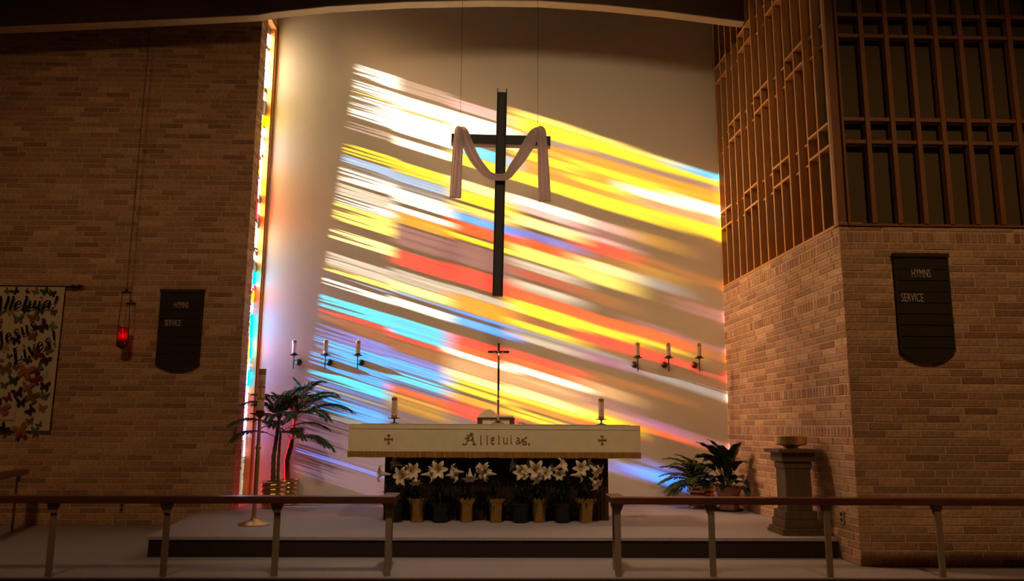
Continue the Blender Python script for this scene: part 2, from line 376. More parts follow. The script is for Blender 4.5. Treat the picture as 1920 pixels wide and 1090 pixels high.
GLASS = [
 (None, 10.306, '6.49 W 6.288 N 6.249 W 6.086 PY 6.063 W 5.695 K 5.642 p 5.513 N 5.309 Y 5.159 K 5.136 LB 5.009 g 4.942 A 4.757 K 4.72 G 4.55 W 4.44 PY 4.192 N 4.076 C 3.924 N 3.737 G 3.544 PY 3.466 K 3.445 LB 3.417 K 3.367 A 3.282 N 3.148 T 2.973 R 2.903 o 2.743 V 2.577 B 2.364 D 2.159 T 2.023 b 1.955 g 1.908 b 1.848 D 1.653 g 1.566 m 1.089 V 1.023 m 0.762 N'),
 (10.306, 10.256, '6.478 p 6.292 N 6.237 W 6.037 PY 6.014 W 5.678 K 5.617 W 5.496 N 5.285 Y 5.12 LB 4.986 g 4.897 A 4.704 K 4.653 W 4.572 O 4.418 K 4.396 M 4.112 K 4.062 R 3.839 K 3.788 G 3.624 C 3.496 LB 3.454 K 3.404 A 3.291 N 3.157 T 2.92 R 2.857 o 2.698 V 2.601 B 2.463 b 2.436 T 2.32 b 2.285 V 2.251 S 2.17 O 2.102 y 1.946 m 1.101 V 1.036 m 0.97 N'),
 (10.256, 10.202, '6.424 P 6.269 N 6.238 W 5.923 K 5.824 T 5.664 Y 5.497 N 5.294 C 5.152 Y 4.988 K 4.951 PY 4.855 G 4.818 B 4.715 S 4.553 K 4.524 Y 4.451 K 4.429 M 4.131 K 4.102 R 3.858 K 3.801 G 3.708 O 3.495 B 3.452 K 3.41 B 3.304 N 3.164 R 3.045 S 2.954 W 2.878 q 2.691 C 2.587 Y 2.539 K 2.519 Y 2.443 K 2.409 O 2.307 R 2.11 m'),
 (10.202, 10.144, '6.546 PY 6.452 Y 6.244 p 6.159 O 5.983 Y 5.854 O 5.679 Y 5.505 N 5.31 W 5.191 P 5.102 K 5.057 C 4.909 K 4.865 V 4.754 S 4.63 PY 4.454 K 4.432 G 4.316 r 4.186 K 4.15 G 4.028 S 3.877 Y 3.707 o 3.607 Y 3.515 g 3.452 G 3.353 N 3.206 R 3.108 S 3.01 W 2.927 q 2.733 C 2.609 Y 2.554 O 2.479 K 2.452 Y 2.336 R'),
 (10.144, 10.1, '6.521 PY 6.444 Y 6.282 p 6.213 O 6.075 Y 5.968 O 5.854 Y 5.748 O 5.68 Y 5.484 N 5.311 P 5.185 M 5.081 P 5.007 R 4.844 o 4.734 C 4.595 PY 4.42 N 4.319 o 4.153 N 4.009 S 3.864 Y 3.757 R 3.601 o 3.537 g 3.48 v 3.368 N 3.256 o 3.102 q 2.949 M 2.804 q 2.721 Y 2.584 S 2.495 m 2.209 g 2.128 V 2.014 N 1.913 D 1.826 T 1.746 m'),
 (10.1, 10.056, '6.486 PY 6.409 Y 6.278 p 6.209 O 6.087 Y 5.95 W 5.828 q 5.7 Y 5.497 N 5.347 y 5.168 N 5.028 o 4.88 y 4.741 g 4.602 N 4.117 M 4.038 S 3.888 Y 3.824 y 3.753 R 3.619 N 3.492 g 3.386 N 3.26 o 3.156 N 2.858 v 2.741 S 2.631 N 2.399 V 2.23 D 2.062 N 1.928 m'),
 (10.056, 9.97, '6.474 T 6.381 Y 6.312 p 6.228 O 6.029 W 5.87 q 5.726 Y 5.538 N 4.988 o 4.856 N 4.578 M 4.419 N 4.073 M 4.002 o 3.888 N 3.767 r 3.639 N 3.506 g 3.379 N 2.845 M 2.687 N'),  # lower panes darkened to stand for sun shaded by the pier
]
win = (lambda b: (bx(b, (-3.25, YP, -.1), (XL-.004, YB, .25)), bx(b, (-3.25, YP, 6.62), (XL-.004, YB, 7.6)), b)[2])(B())
win = struct('window_1', win, M['plaster'])
def stile_y(z): return 10.3925-.007*z
bm = B()
for z0, z1 in ((.25, 6.62),):
    vs = [(stile_y(z0), z0), (YB-.002, z0), (YB-.002, z1), (stile_y(z1), z1)]
    prism(bm, vs, 'x', -3.16, -3.055)
    prism(bm, [(stile_y(z0)+.02, z0), (YB-.002, z0), (YB-.002, z1), (stile_y(z1)+.02, z1)], 'x', -3.055, -3.036)
bx(bm, (-3.16, YP, .25), (-3.04, YB-.002, .285)); bx(bm, (-3.16, YP, 6.58), (-3.036, YB-.002, 6.62)); bx(bm, (-3.16, YP-.003, .25), (-3.055, YP+.008, 6.62))
obj('window_frame', bm, M['framewood'], win)
_pb = B(); bx(_pb, (0, 0, 0), (1, 1, 1)); pane_me = mesh('pane', _pb, M['glass']); lead = B()
for ci, (ya, yb, s) in enumerate(GLASS):
    milk = (.34, .26, .08, .06, .05, .05, .05)[ci]; gain = (1.9, 1.3, .85, .82, .8, .8, .8)[ci]
    ya = ya or 10.395; t = s.split(); zs = [float(v) for v in t[::2]]; cs = t[1::2]
    rows = [(6.6, zs[0], 'K')] + [(zs[i], zs[i+1] if i+1 < len(zs) else .27, cs[i]) for i in range(len(zs))]
    for zt, zb, c in rows:
        if zt-zb < .004: continue
        if zt-zb > .55 and c in 'NmM':                # long plain stretches are several pieces
            k = math.ceil((zt-zb)/.4); parts = [(zt-(zt-zb)*i/k, zt-(zt-zb)*(i+1)/k) for i in range(k)]
        else: parts = [(zt, zb)]
        for a, b in parts:
            o = bpy.data.objects.new('pane', pane_me); C.objects.link(o); o.parent = win
            o.location = (-3.135, yb, b); o.scale = (.005, ya-yb, a-b)
            col = PAL['P_' if c == 'PY' else 'L' if c == 'LB' else c]
            o.color = (*[min(max(v*gain, 1e-5), 1)**.5 for v in col], milk)   # light crosses both faces of the sheet
            bx(lead, (-3.139, yb, a-.003), (-3.126, ya, a+.003))
o = obj('lead_came', lead, M['lead'], win); o['kind'] = 'stuff'
# ---- oak screen over the right brick wall: fins with staggered crosspieces
def fr(t, n, z): p = PC+eu*t+en*n; return Vector((p.x, p.y, z))
FM = Matrix(((eu.x, en.x, 0, PC.x), (eu.y, en.y, 0, PC.y), (0, 0, 1, 0), (0, 0, 0, 1)))
scr = thing('lattice_screen', 'tall oak screen of upright fins and staggered crosspieces above the sunlit brick wall', 'screen', fr(1.7, 0, 3.0))
inv = Matrix.Translation(-Vector(scr.location)) @ FM
bm = B(); box(bm, (1.70, -.11, 3.008), (3.415, .22, .03), .003, inv); obj('sill', bm, M['finwood'], scr)
bm = B(); box(bm, (1.90, -.19, 5.3), (3.4, .04, 4.6), 0, inv); obj('backing_panel', bm, M['cloth_dark'], scr)
_b = B(); box(_b, (0, -.055, 5.31), (.028, .11, 4.575), .002, inv); fin_me = mesh('fin', _b, M['finwood'])
ft = [10.388-i*.2357-7.0075 for i in range(15)]
for t in ft:
    o = obj('fin', fin_me, None, scr); o.location = Vector((eu.x*t, eu.y*t, 0))
_b = B(); box(_b, (0, -.05, 0), (.2077, .10, .026), .002, FM.to_3x3().to_4x4()); cp_me = mesh('crosspiece', _b, M['finwood'])
for zi, (z, phase) in enumerate(((3.80, 0), (4.022, 0), (4.87, 2), (5.09, 2), (5.88, 0), (6.105, 0), (6.93, 2), (7.15, 2))):
    for i in range(14):
        t = (ft[i]+ft[i+1])/2; flush = (i+phase) % 4 in (0, 1)
        o = obj('crosspiece', cp_me, None, scr); p = fr(t, 0 if flush else -.055, z)-Vector(scr.location); o.location = p
# corner post and the grille facing the nave
grl = thing('organ_grille', 'dark wooden grid of battens over dark cloth, facing the nave above the brick wall', 'grille', (4.5, 7.0, 3.0))
L0 = Vector(grl.location)
def gb(name, a, b, m, bev=.002, par=grl):
    bm = B(); bx(bm, Vector(a)-L0, Vector(b)-L0, bev); return obj(name, bm, M[m], par)
gb('corner_post', (3.158, 7.010, 2.995), (3.236, 7.066, 7.6), 'grillewood')
gb('stile', (3.240, 6.975, 2.995), (3.262, 7.07, 7.6), 'grillewood'); gb('ledge', (3.15, 6.99, 2.99), (6.2, 7.10, 3.012), 'grillewood')
gb('cloth_panel', (3.175, 7.10, 2.99), (7, 7.14, 7.6), 'cloth_dark', 0)
for k in range(12): gb('batten', (3.467+.24*k, 6.98, 3.012), (3.511+.24*k, 7.05, 7.6), 'grillewood')
for k in range(12):
    x0, x1 = (3.262 if k == 0 else 3.271+.24*k), 3.467+.24*k
    for z in (3.80, 4.022, 4.862, 5.08, 5.88, 6.105): gb('crossbar', (x0, 6.995, z-.018), (x1, 7.055, z+.018), 'grillewood')
# ------------------------------------------------------------------ altar and what stands on it
alt = thing('altar', 'long dark wooden altar with a reeded front behind the row of lilies', 'altar', (.04, 8.95, PZ))
def lb(par, name, a, b, m, bev=0, smooth=False):
    bm = B(); o = Vector(par.location); bx(bm, Vector(a)-o, Vector(b)-o, bev); return obj(name, bm, M[m], par, smooth)
lb(alt, 'body', (-1.12, 8.745, PZ), (1.215, 9.22, 1.09), 'altarwood')
bm = B()
for k in range(52):
    x = -1.135+k*.0462; bx(bm, (x-.04, 8.725-8.95, 0), (x+.034-.04, 8.747-8.95, 1.085-PZ), .004)
o = obj('reeding', bm, M['altarwood'], alt); o['kind'] = 'stuff'
lb(alt, 'tabletop', (-1.478, 8.495, 1.085), (1.552, 9.35, 1.168), 'altarwood', .004)
lb(alt, 'end_panel', (-1.138, 8.73, PZ), (-1.118, 9.23, 1.086), 'altarwood'); lb(alt, 'end_panel', (1.213, 8.73, PZ), (1.233, 9.23, 1.086), 'altarwood')
clo = thing('altar_cloth', 'cream altar frontal with gold fringe and embroidered word over the altar', 'altar cloth', (.04, 8.48, 1.0))
bm = B()
def cf(u, v):
    x = -1.531+3.056*u; z = .178-.285*v
    return (x, -.002-.004*math.sin(u*37)*v-.003*math.sin(u*13+1)*v, z)
grid(bm, cf, 60, 6, .006)
bx(bm, (-1.531, 0, .170), (1.525, .875, .178)); bx(bm, (-1.533, .006, -.09), (-1.524, .875, .176)); bx(bm, (1.517, .006, -.09), (1.526, .875, .176))
obj('cloth', bm, M['frontal'], clo, True)
bm = B()
def ff(u, v):
    x = -1.535+3.062*u; return (x, -.012+.004*math.sin(u*820)-.004*math.sin(u*37), -.102-.062*v+.002*math.sin(u*55)*v)
grid(bm, ff, 600, 2, .006); obj('fringe', bm, M['fringe'], clo)
bm = B(); bx(bm, (-1.525, -.014, .130), (1.52, -.0085, .134)); obj('hem', bm, M['frontal'], clo)
bm = B(); bx(bm, (-1.40, -.012, .1785), (1.42, .86, .184)); obj('linen', bm, M['linen'], clo)
def ribbon(bm, pts, wd, y, th=.003, f=lambda p: p):
    """flat stroke in the xz plane, facing -y"""
    if not hasattr(wd, '__len__'): wd = [wd]*len(pts)
    pts = [Vector((*f(p), 0)) for p in pts]; L, Rr = [], []
    for i, p in enumerate(pts):
        d = (pts[min(i+1, len(pts)-1)]-pts[max(i-1, 0)]); d = d.normalized() if d.length > 1e-6 else Vector((1, 0, 0))
        n = Vector((-d.y, d.x, 0))*wd[i]/2; L.append(p+n); Rr.append(p-n)
    fr_ = [[bm.verts.new((a.x, yy, a.y)) for a in S] for S in (L, Rr) for yy in (y-th, y)]
    lf, lk, rf, rk = fr_
    for i in range(len(pts)-1):
        for A, Bq in ((lf, rf), (rf, rk), (rk, lk), (lk, lf)): bm.faces.new((A[i], A[i+1], Bq[i+1], Bq[i]))
    bm.faces.new((lf[0], rf[0], rk[0], lk[0])); bm.faces.new((lf[-1], lk[-1], rk[-1], rf[-1]))
def arc(cx, cz, rx, rz, a0, a1, n=10): return [(cx+rx*math.cos(R(a0+(a1-a0)*i/n)), cz+rz*math.sin(R(a0+(a1-a0)*i/n))) for i in range(n+1)]
# embroidered word, in hundredths of the letter height
em = B(); f = lambda p: (-.339+(p[0]/4.74-8)*.00557, -.035+((835-630)-p[1]/4.74)*.0057)
S = lambda pts, w=.010: ribbon(em, pts, w, -.0155, .003, f)
S([(62, 965), (78, 930), (96, 890), (112, 868)], [.006, .007, .010, .012]); S([(112, 868), (122, 905), (138, 962)], [.010, .016, .010])
S([(70, 930), (130, 922)], .007); S([(38, 962), (60, 966), (75, 958)], .007); S([(122, 962), (156, 962)], .008)
S([(88, 880), (75, 890), (72, 905), (84, 912)], .007); S([(100, 870), (120, 868), (128, 878)], .007); S([(52, 905), (60, 915), (84, 905)], .006)
S([(36, 962), (44, 956)], .010); S([(119, 908), (121, 910)], .014)
for x in (196, 252, 357): S([(x-5, 884), (x, 890), (x, 955), (x+9, 961)], [.007, .011, .011, .007])
S([(292, 930), (314, 922), (314, 906), (300, 902), (290, 915), (290, 945), (300, 960), (318, 952)], [.006, .007, .010, .008, .010, .011, .009, .006])
S([(396, 906), (400, 912), (400, 945), (412, 960), (428, 950)], [.007, .010, .011, .008, .007]); S([(428, 906), (430, 912), (430, 950), (438, 960)], [.007, .010, .011, .007])
S([(462, 906), (467, 912), (467, 952), (475, 960)], [.007, .010, .011, .007]); S([(464, 888), (468, 892)], .012)
S([(515, 912), (528, 904), (538, 914), (538, 960)], [.007, .008, .010, .010]); S([(538, 930), (520, 930), (511, 944), (520, 960), (538, 950)], [.006, .009, .011, .009, .006])
S([(540, 948), (560, 938), (575, 918), (590, 908), (602, 902)], .006); S([(572, 915), (560, 925), (575, 935), (596, 938), (604, 950), (590, 962), (570, 958), (566, 948)], [.007, .009, .008, .009, .010, .008, .007, .008])
S([(600, 898), (606, 904)], .012); S([(622, 954), (630, 962)], .017)
obj('lettering', em, M['goldthread'], clo, label='gold embroidered word with ornate first and last letters')
for cx in (-1.113, 1.12):
    em = B(); f = lambda p: (cx+p[0], .025+p[1])
    for a in range(4):
        c, s = math.cos(a*math.pi/2), math.sin(a*math.pi/2); g = lambda p: f((p[0]*c-p[1]*s, p[0]*s+p[1]*c))
        ribbon(em, [(0, 0), (.024, 0), (.040, 0)], [.006, .008, .012], -.0155, .003, g); ribbon(em, [(.038, -.016), (.043, 0), (.038, .016)], .008, -.0155, .003, g)
        ribbon(em, [(.012, .012), (.016, .016)], .005, -.0155, .003, g)
    obj('emblem', em, M['goldthread'], clo, label='gold embroidered cross')
def candle(name, label, loc, r, h, cap, cat='candle', group=None, band=None):
    c = thing(name, label, cat, loc, group)
    bm = B(); lathe(bm, [(r*.96, 0), (r, .004), (r, h-cap), (r*.97, h-cap+.001)], n=18); obj('wax_body', bm, M['wax'], c, True)
    bm = B(); t = h-cap
    lathe(bm, [(r*1.06, t-.004), (r*1.08, t), (r*1.08, t+cap*.62), (r*.8, t+cap*.72), (r*.28, t+cap*.76), (r*.2, t+cap), (r*.05, t+cap*1.02)], n=18); obj('follower', bm, M['brass'], c, True, label='brass cap')
    return c
TZ = PZ+1.0+.007
for x, lab in ((-1.052, 'left'), (1.188, 'right')):
    st = thing('candle_holder', 'low bronze candle dish on the altar, %s of the standing crucifix' % lab, 'candle holder', (x, 8.72, TZ), 'candle holders on the altar')
    bm = B(); lathe(bm, [(.05, 0), (.05, .006), (.02, .012), (.008, .018), (.008, .044), (.02, .050), (.064, .056), (.068, .062), (.03, .060)], n=20); obj('stem_and_dish', bm, M['iron'], st, True)
    c = candle('pillar_candle', 'white pillar candle with brown monogram on the altar, %s of the standing crucifix' % lab, (x, 8.72, TZ+.060), .031, .236, .045, group='pillar candles on the altar')
    bm = B(); lathe(bm, [(.0325, .0), (.0325, .03)], n=18); obj('band', bm, M['waxdec'], c, True)
    bm = B(); g = lambda p: (p[0], .045+p[1])
    ribbon(bm, [(-.013, .0), (.013, .055)], .005, -.031, .002, g); ribbon(bm, [(.013, .0), (-.013, .055)], .005, -.031, .002, g)
    ribbon(bm, [(0, .045), (0, .135)], .006, -.031, .002, g); ribbon(bm, [(0, .133), (.012, .126), (.013, .108), (0, .098)], .005, -.031, .002, g)
    obj('monogram', bm, M['waxdec'], c)
cx = thing('altar_crucifix', 'tall slender crucifix on a bronze staff standing in the middle of the altar', 'crucifix', (.068, 8.72, TZ))
bm = B(); lathe(bm, [(.105, 0), (.10, .008), (.05, .022), (.022, .036), (.012, .05)], n=4, mtx=Matrix.Rotation(R(45), 4, 'Z')); obj('foot', bm, M['iron'], cx)
bm = B(); lathe(bm, [(.011, .04), (.011, .07), (.014, .075), (.011, .08), (.012, .24), (.017, .25), (.016, .262), (.009, .27), (.009, .36), (.014, .37), (.012, .39)], n=14); obj('staff', bm, M['silver'], cx, True)
bm = B(); box(bm, (0, 0, .63), (.022, .018, .50), .002); box(bm, (0, 0, .782), (.232, .018, .024), .002); obj('cross', bm, M['crosswood'], cx)
bm = B()
tube(bm, [(-.003, -.014, .775), (0, -.020, .755), (0, -.024, .73), (.004, -.022, .70), (-.002, -.026, .672), (.004, -.03, .645), (.002, -.022, .60)], [.007, .013, .014, .011, .012, .009, .005], 8)
tube(bm, [(0, -.02, .748), (-.03, -.016, .768), (-.06, -.012, .785)], [.006, .005, .003], 6); tube(bm, [(0, -.02, .748), (.03, -.016, .768), (.06, -.012, .785)], [.006, .005, .003], 6)
lathe(bm, [(.003, -.012), (.010, -.006), (.011, .004), (.006, .012), (.001, .014)], (-.003, -.028, .778), 10); obj('figure', bm, M['silver'], cx, True, label='silver figure with arms outstretched')
bs = thing('book_stand', 'low dark book stand behind the crucifix on the altar', 'book stand', (.045, 8.93, TZ))
for s in (-1, 1):
    bm = B(); bx(bm, (s*.205, -.06, 0), (s*.15, .11, .052), .003); obj('foot', bm, M['bookcover'], bs)
bm = B(); bx(bm, (-.15, -.045, .0), (.15, .10, .052), .002); obj('front_panel', bm, M['paper'], bs, label='cream cloth faced panel')
bm = B(); bx(bm, (-.21, -.065, .052), (.21, .115, .064), .003); obj('ledge', bm, M['bookcover'], bs)
bk = thing('open_book', 'open book lying on the dark stand, its left pages curling up', 'book', (.045, 8.95, TZ+.066))
bm = B(); prism(bm, [(-.195, .006), (.0, .006), (.0, .030)]+[(-.195*k/14, .03+.068*math.sin(math.pi*(k/14)**.75)) for k in range(1, 14)]+[(-.195, .016)], 'y', -.07, .13)
obj('page_block', bm, M['paper'], bk)
bm = B(); bx(bm, (.002, -.07, .006), (.195, .13, .030), .004); obj('page_block', bm, M['paper'], bk)
bm = B(); bx(bm, (-.205, -.075, -.0), (.205, .135, .0055), .002); obj('cover', bm, M['bookcover'], bk)
nk = B()
grid(nk, lambda u, v: (.17*u-.085, .12*v-.06, max(.0225, .030+.010*math.sin(u*5)+.006*math.sin(v*7+u*4)-.02*u)), 10, 6, .02)
tag(obj('napkin', nk, M['linen'], None, True, (.36, 8.9, TZ)), 'small folded white cloth on the altar right of the open book', 'cloth')
# ------------------------------------------------------------------ hanging cross and its drape
CX, CY = .052, 9.0
hc = thing('hanging_cross', 'large dark wooden cross hanging on two wires before the coloured wall', 'cross', (CX, CY, 2.63))
L = Vector(hc.location)
rot = Matrix.Rotation(R(.75), 4, 'Y')
bm = B(); box(bm, (0, 0, 1.235), (.096, .075, 2.47), .004, rot); obj('upright', bm, M['crosswood'], hc)
for s in (-1, 1):
    bm = B(); box(bm, (s*.054, 0, 1.255), (.012, .11, 2.51), .002, rot); obj('edge_strip', bm, M['crosswood'], hc)
for s in (-1, 1):
    bm = B(); box(bm, (s*.318, 0, 1.87), (.536, .09, .118), .004, rot); obj('arm', bm, M['crosswood'], hc)
    bm = B(); box(bm, (s*.318, 0, 1.806), (.538, .10, .012), .002, rot); obj('lit_arm_strip', bm, M['crosslit'], hc, label='strip under the arm, paled for the wall light')
for x in (-.46, .463):
    bm = B(); tube(bm, [(x, 0, 1.93), (x, 0, 4.96)], .0022, 5); obj('wire', bm, M['iron'], hc)
dr = thing('drape', 'white linen drape swagged over the arms of the large hanging cross', 'drape', (CX, CY-.085, 4.5))
def cloth_strip(name, path, wid, folds, sag=.0, nu=30, yoff=None):
    bm = B(); pts = [Vector(p) for p in path]
    def at_(s):
        s *= len(pts)-1; i = min(int(s), len(pts)-2); t = s-i
        p0, p1, p2, p3 = pts[max(i-1, 0)], pts[i], pts[i+1], pts[min(i+2, len(pts)-1)]
        return .5*((2*p1)+(-p0+p2)*t+(2*p0-5*p1+4*p2-p3)*t*t+(-p0+3*p1-3*p2+p3)*t**3)
    def fn(u, v):
        p = at_(u); d = (at_(min(u+.01, 1))-at_(max(u-.01, 0))).normalized(); n = Vector((-d.z, 0, d.x)); n.normalize()
        i = u*(len(wid)-1); k = min(int(i), len(wid)-2); w_ = wid[k]+(wid[k+1]-wid[k])*(i-k)
        q = p+n*w_*(v-.5); q.y += .012*math.sin(v*folds*math.pi*2+u*1.2)*min(1, w_*9); return q
    grid(bm, fn, nu, 18, .004); return obj(name, bm, M['drape'], dr, True, ang=180)
a = -.46
cloth_strip('tail', [(a+.01, .075, .115), (a+.005, .03, .13), (a-.005, -.008, .10), (a-.015, -.012, -.05), (a-.025, -.008, -.25), (a-.035, .0, -.50), (a-.04, 0, -.735)], [.05, .06, .10, .115, .12, .13, .135], 2.6)
b = .463
cloth_strip('tail', [(b-.01, .075, .115), (b-.005, .03, .13), (b+.03, -.008, .10), (b+.045, -.012, -.05), (b+.055, -.008, -.25), (b+.065, .0, -.50), (b+.075, 0, -.765)], [.05, .06, .10, .11, .12, .135, .14], 2.6)
cloth_strip('swag', [(a+.0, .075, .10), (a+.01, .03, .125), (a+.045, -.008, .07), (a+.10, -.015, -.09), (a+.18, -.02, -.26), (a+.29, -.03, -.405), (-.10, -.035, -.465), (0, -.04, -.485), (.10, -.035, -.465), (b-.29, -.03, -.36), (b-.19, -.02, -.21), (b-.105, -.015, -.05), (b-.04, -.008, .075), (b-.01, .03, .125), (b, .075, .10)],
            [.05, .07, .11, .13, .12, .105, .085, .08, .085, .11, .13, .145, .12, .07, .05], 2.2, nu=70)
# ------------------------------------------------------------------ six candle sconces on the back wall
POS = (('leftmost', 'left of the altar', -2.52), ('middle', 'left of the altar', -2.122), ('rightmost', 'left of the altar', -1.712),
       ('leftmost', 'right of the altar', 1.862), ('middle', 'right of the altar', 2.262), ('rightmost', 'right of the altar', 2.658))
sc0 = None
for wh, sd, x in POS:
    lab = 'bronze wall sconce, %s of the three %s' % (wh, sd)
    if sc0 is None:
        sc0 = thing('wall_sconce', lab, 'sconce', (x, 10.16, 1.97), 'candle sconces on the back wall')
        bm = B(); lathe(bm, [(.042, 0), (.043, .008), (.034, .024), (.014, .034), (.004, .036)], (0, .262, 0), 20, Matrix.Rotation(R(90), 4, 'X')); obj('wall_boss', bm, M['iron'], sc0, True)
        bm = B(); tube(bm, [(0, .235, 0), (0, .0, .0)], .006, 8); obj('arm', bm, M['iron'], sc0, True)
        bm = B(); tube(bm, [(0, 0, -.11), (0, 0, -.10), (0, 0, .072)], [.002, .007, .007], 10); obj('stem', bm, M['iron'], sc0, True)
        bm = B(); lathe(bm, [(.008, .055), (.03, .062), (.06, .070), (.062, .076), (.034, .078), (.0335, .095), (.031, .095), (.031, .078)], n=22); obj('drip_pan', bm, M['iron'], sc0, True)
        ca0 = candle('sconce_candle', lab.replace('bronze wall sconce', 'pale candle on the sconce'), (x, 10.16, 2.049), .029, .195, .05, group='candles on the wall sconces')
    else:
        dup(sc0, (x, 10.16, 1.97), lab); dup(ca0, (x, 10.16, 2.049), lab.replace('bronze wall sconce', 'pale candle on the sconce'))
# ------------------------------------------------------------------ paschal candle on its floor stand
ps = thing('candle_stand', 'tall brass floor candlestick before the palms, left of the altar', 'candlestick', (-2.365, 8.28, PZ))
bm = B(); lathe(bm, [(.155, 0), (.156, .010), (.12, .026), (.06, .044), (.034, .06), (.030, .075)], n=28); obj('base', bm, M['brass'], ps, True)
bm = B(); lathe(bm, [(.023, .06), (.022, .70), (.019, .74), (.017, 1.06)], n=14); obj('pole', bm, M['brass'], ps, True)
bm = B(); lathe(bm, [(.02, .735), (.029, .745), (.030, .765), (.02, .775)], n=14); obj('knop', bm, M['brass'], ps, True)
bm = B(); lathe(bm, [(.017, 1.055), (.04, 1.075), (.10, 1.095), (.105, 1.104), (.06, 1.102), (.042, 1.106), (.042, 1.13), (.037, 1.13), (.037, 1.108)], n=24); obj('drip_pan', bm, M['iron'], ps, True)
pc = thing('paschal_candle', 'tall cream candle with brown cross and bands on the brass floor candlestick', 'candle', (-2.365, 8.28, PZ+1.108))
H = .445
bm = B(); lathe(bm, [(.035, 0), (.0355, .004), (.0355, H-.004), (.03, H)], n=18); obj('wax_body', bm, M['wax'], pc, True)
for z0, z1 in ((.25, .268), (.13, .15), (.30, .306)):
    bm = B(); lathe(bm, [(.036, z0), (.0362, z0+.001), (.0362, z1)], n=18); obj('band', bm, M['waxdec'], pc, True)
bm = B(); g = lambda p: (p[0], p[1])
ribbon(bm, [(0, .15), (0, .33)], .014, -.0352, .003, g); ribbon(bm, [(-.024, .265), (.024, .265)], .014, -.032, .006, g); ribbon(bm, [(-.01, .155), (.012, .155)], .02, -.035, .003, g)
obj('painted_cross', bm, M['waxdec'], pc)
bm = B(); lathe(bm, [(.036, H-.06), (.0365, H-.055), (.0365, H)], n=18); obj('collar', bm, M['waxdec'], pc, True)
# ------------------------------------------------------------------ pedestal with the bowl
pd = thing('pedestal', 'square stepped wooden pedestal beside the right brick wall, carrying a brass bowl', 'pedestal', (2.90, 7.76, PZ))
def tier(name, s, z0, z1, bev=.003):
    bm = B(); box(bm, (0, 0, (z0+z1)/2), (s, s, z1-z0), bev); obj(name, bm, M['stone'], pd)
tier('plinth', .41, 0, .032); tier('plinth', .385, .032, .060); tier('base_block', .335, .060, .135); tier('base_block', .305, .135, .215)
tier('shaft', .245, .215, .60); tier('shaft', .27, .60, .668, .010); tier('capital', .315, .668, .752); tier('cap', .41, .752, .785, .004)
bl = thing('brass_bowl', 'shallow brass bowl on the square pedestal', 'bowl', (2.885, 7.74, PZ+.785))
bm = B(); lathe(bm, [(.075, 0), (.075, .010), (.062, .018), (.085, .030), (.125, .036), (.147, .044), (.150, .112), (.156, .114), (.156, .120), (.144, .120), (.142, .05), (.10, .042), (.0, .040)], n=32, cap=False); obj('basin', bm, M['brass'], bl, True)
# ------------------------------------------------------------------ communion rails
def rail(label, p0, p1, posts, zt=.61, ret=None, name='communion_rail'):
    p0, p1 = Vector((*p0, 0)), Vector((*p1, 0)); d = (p1-p0).normalized(); n = Vector((-d.y, d.x, 0)); 
    t = thing(name, label, 'railing', p0, None); L_ = (p1-p0).length
    mx = Matrix(((d.x, n.x, 0, 0), (d.y, n.y, 0, 0), (0, 0, 1, 0), (0, 0, 0, 1)))
    bm = B(); box(bm, (L_/2, .0, zt-.0275), (L_, .13, .055), .006, mx)
    obj('handrail', bm, M['railwood'], t)
    if ret:
        bm = B(); box(bm, (.06 if ret > 0 else L_-.06, .065+.13, zt-.0275), (.12, .26, .0545), .006, mx); obj('return_rail', bm, M['railwood'], t)
        bm = B(); box(bm, (.075 if ret > 0 else L_-.075, .28, (zt-.055)/2), (.05, .018, zt-.055), .002, mx); obj('post', bm, M['railpost'], t)
    for s in posts:
        bm = B(); box(bm, (s, -.01, (zt-.055)/2), (.05, .018, zt-.055), .002, mx); po = obj('post', bm, M['railpost'], t)
        bm = B()
        prism(bm, [(s-.025, zt-.13), (s+.025, zt-.13), (s+.055, zt-.0555), (s-.055, zt-.0555)], 'y', -.008, .008); bmesh.ops.transform(bm, matrix=mx, verts=bm.verts[:])
        bmesh.ops.translate(bm, vec=n*.01, verts=bm.verts[:]); obj('bracket', bm, M['railpost'], po)
    return t
rail('dark wooden communion rail on pale posts, in front of the altar steps on the left', (-.757, 6.53), (-4.3, 6.45), (.05, .925, 1.775, 2.64), ret=0)
rail('dark wooden communion rail on pale posts, in front of the altar steps on the right', (.957, 6.53), (4.9, 6.51), (.05, .80, 1.73, 2.63, 3.5), ret=1)
rail('short dark handrail on a pale post before the left brick wall under the butterfly banner', (-5.23, 9.22), (-4.80, 7.75), (.12, 1.35), .66)
# the left rail's return, mirrored
lr = [o for o in bpy.data.objects if o.name == 'communion_rail'][0]
bm = B(); bx(bm, (-.12, .06, .555), (0, .33, .6095), .006); obj('return_rail', bm, M['railwood'], lr)
bm = B(); bx(bm, (-.10, .27, 0), (-.05, .288, .555), .002); obj('post', bm, M['railpost'], lr)
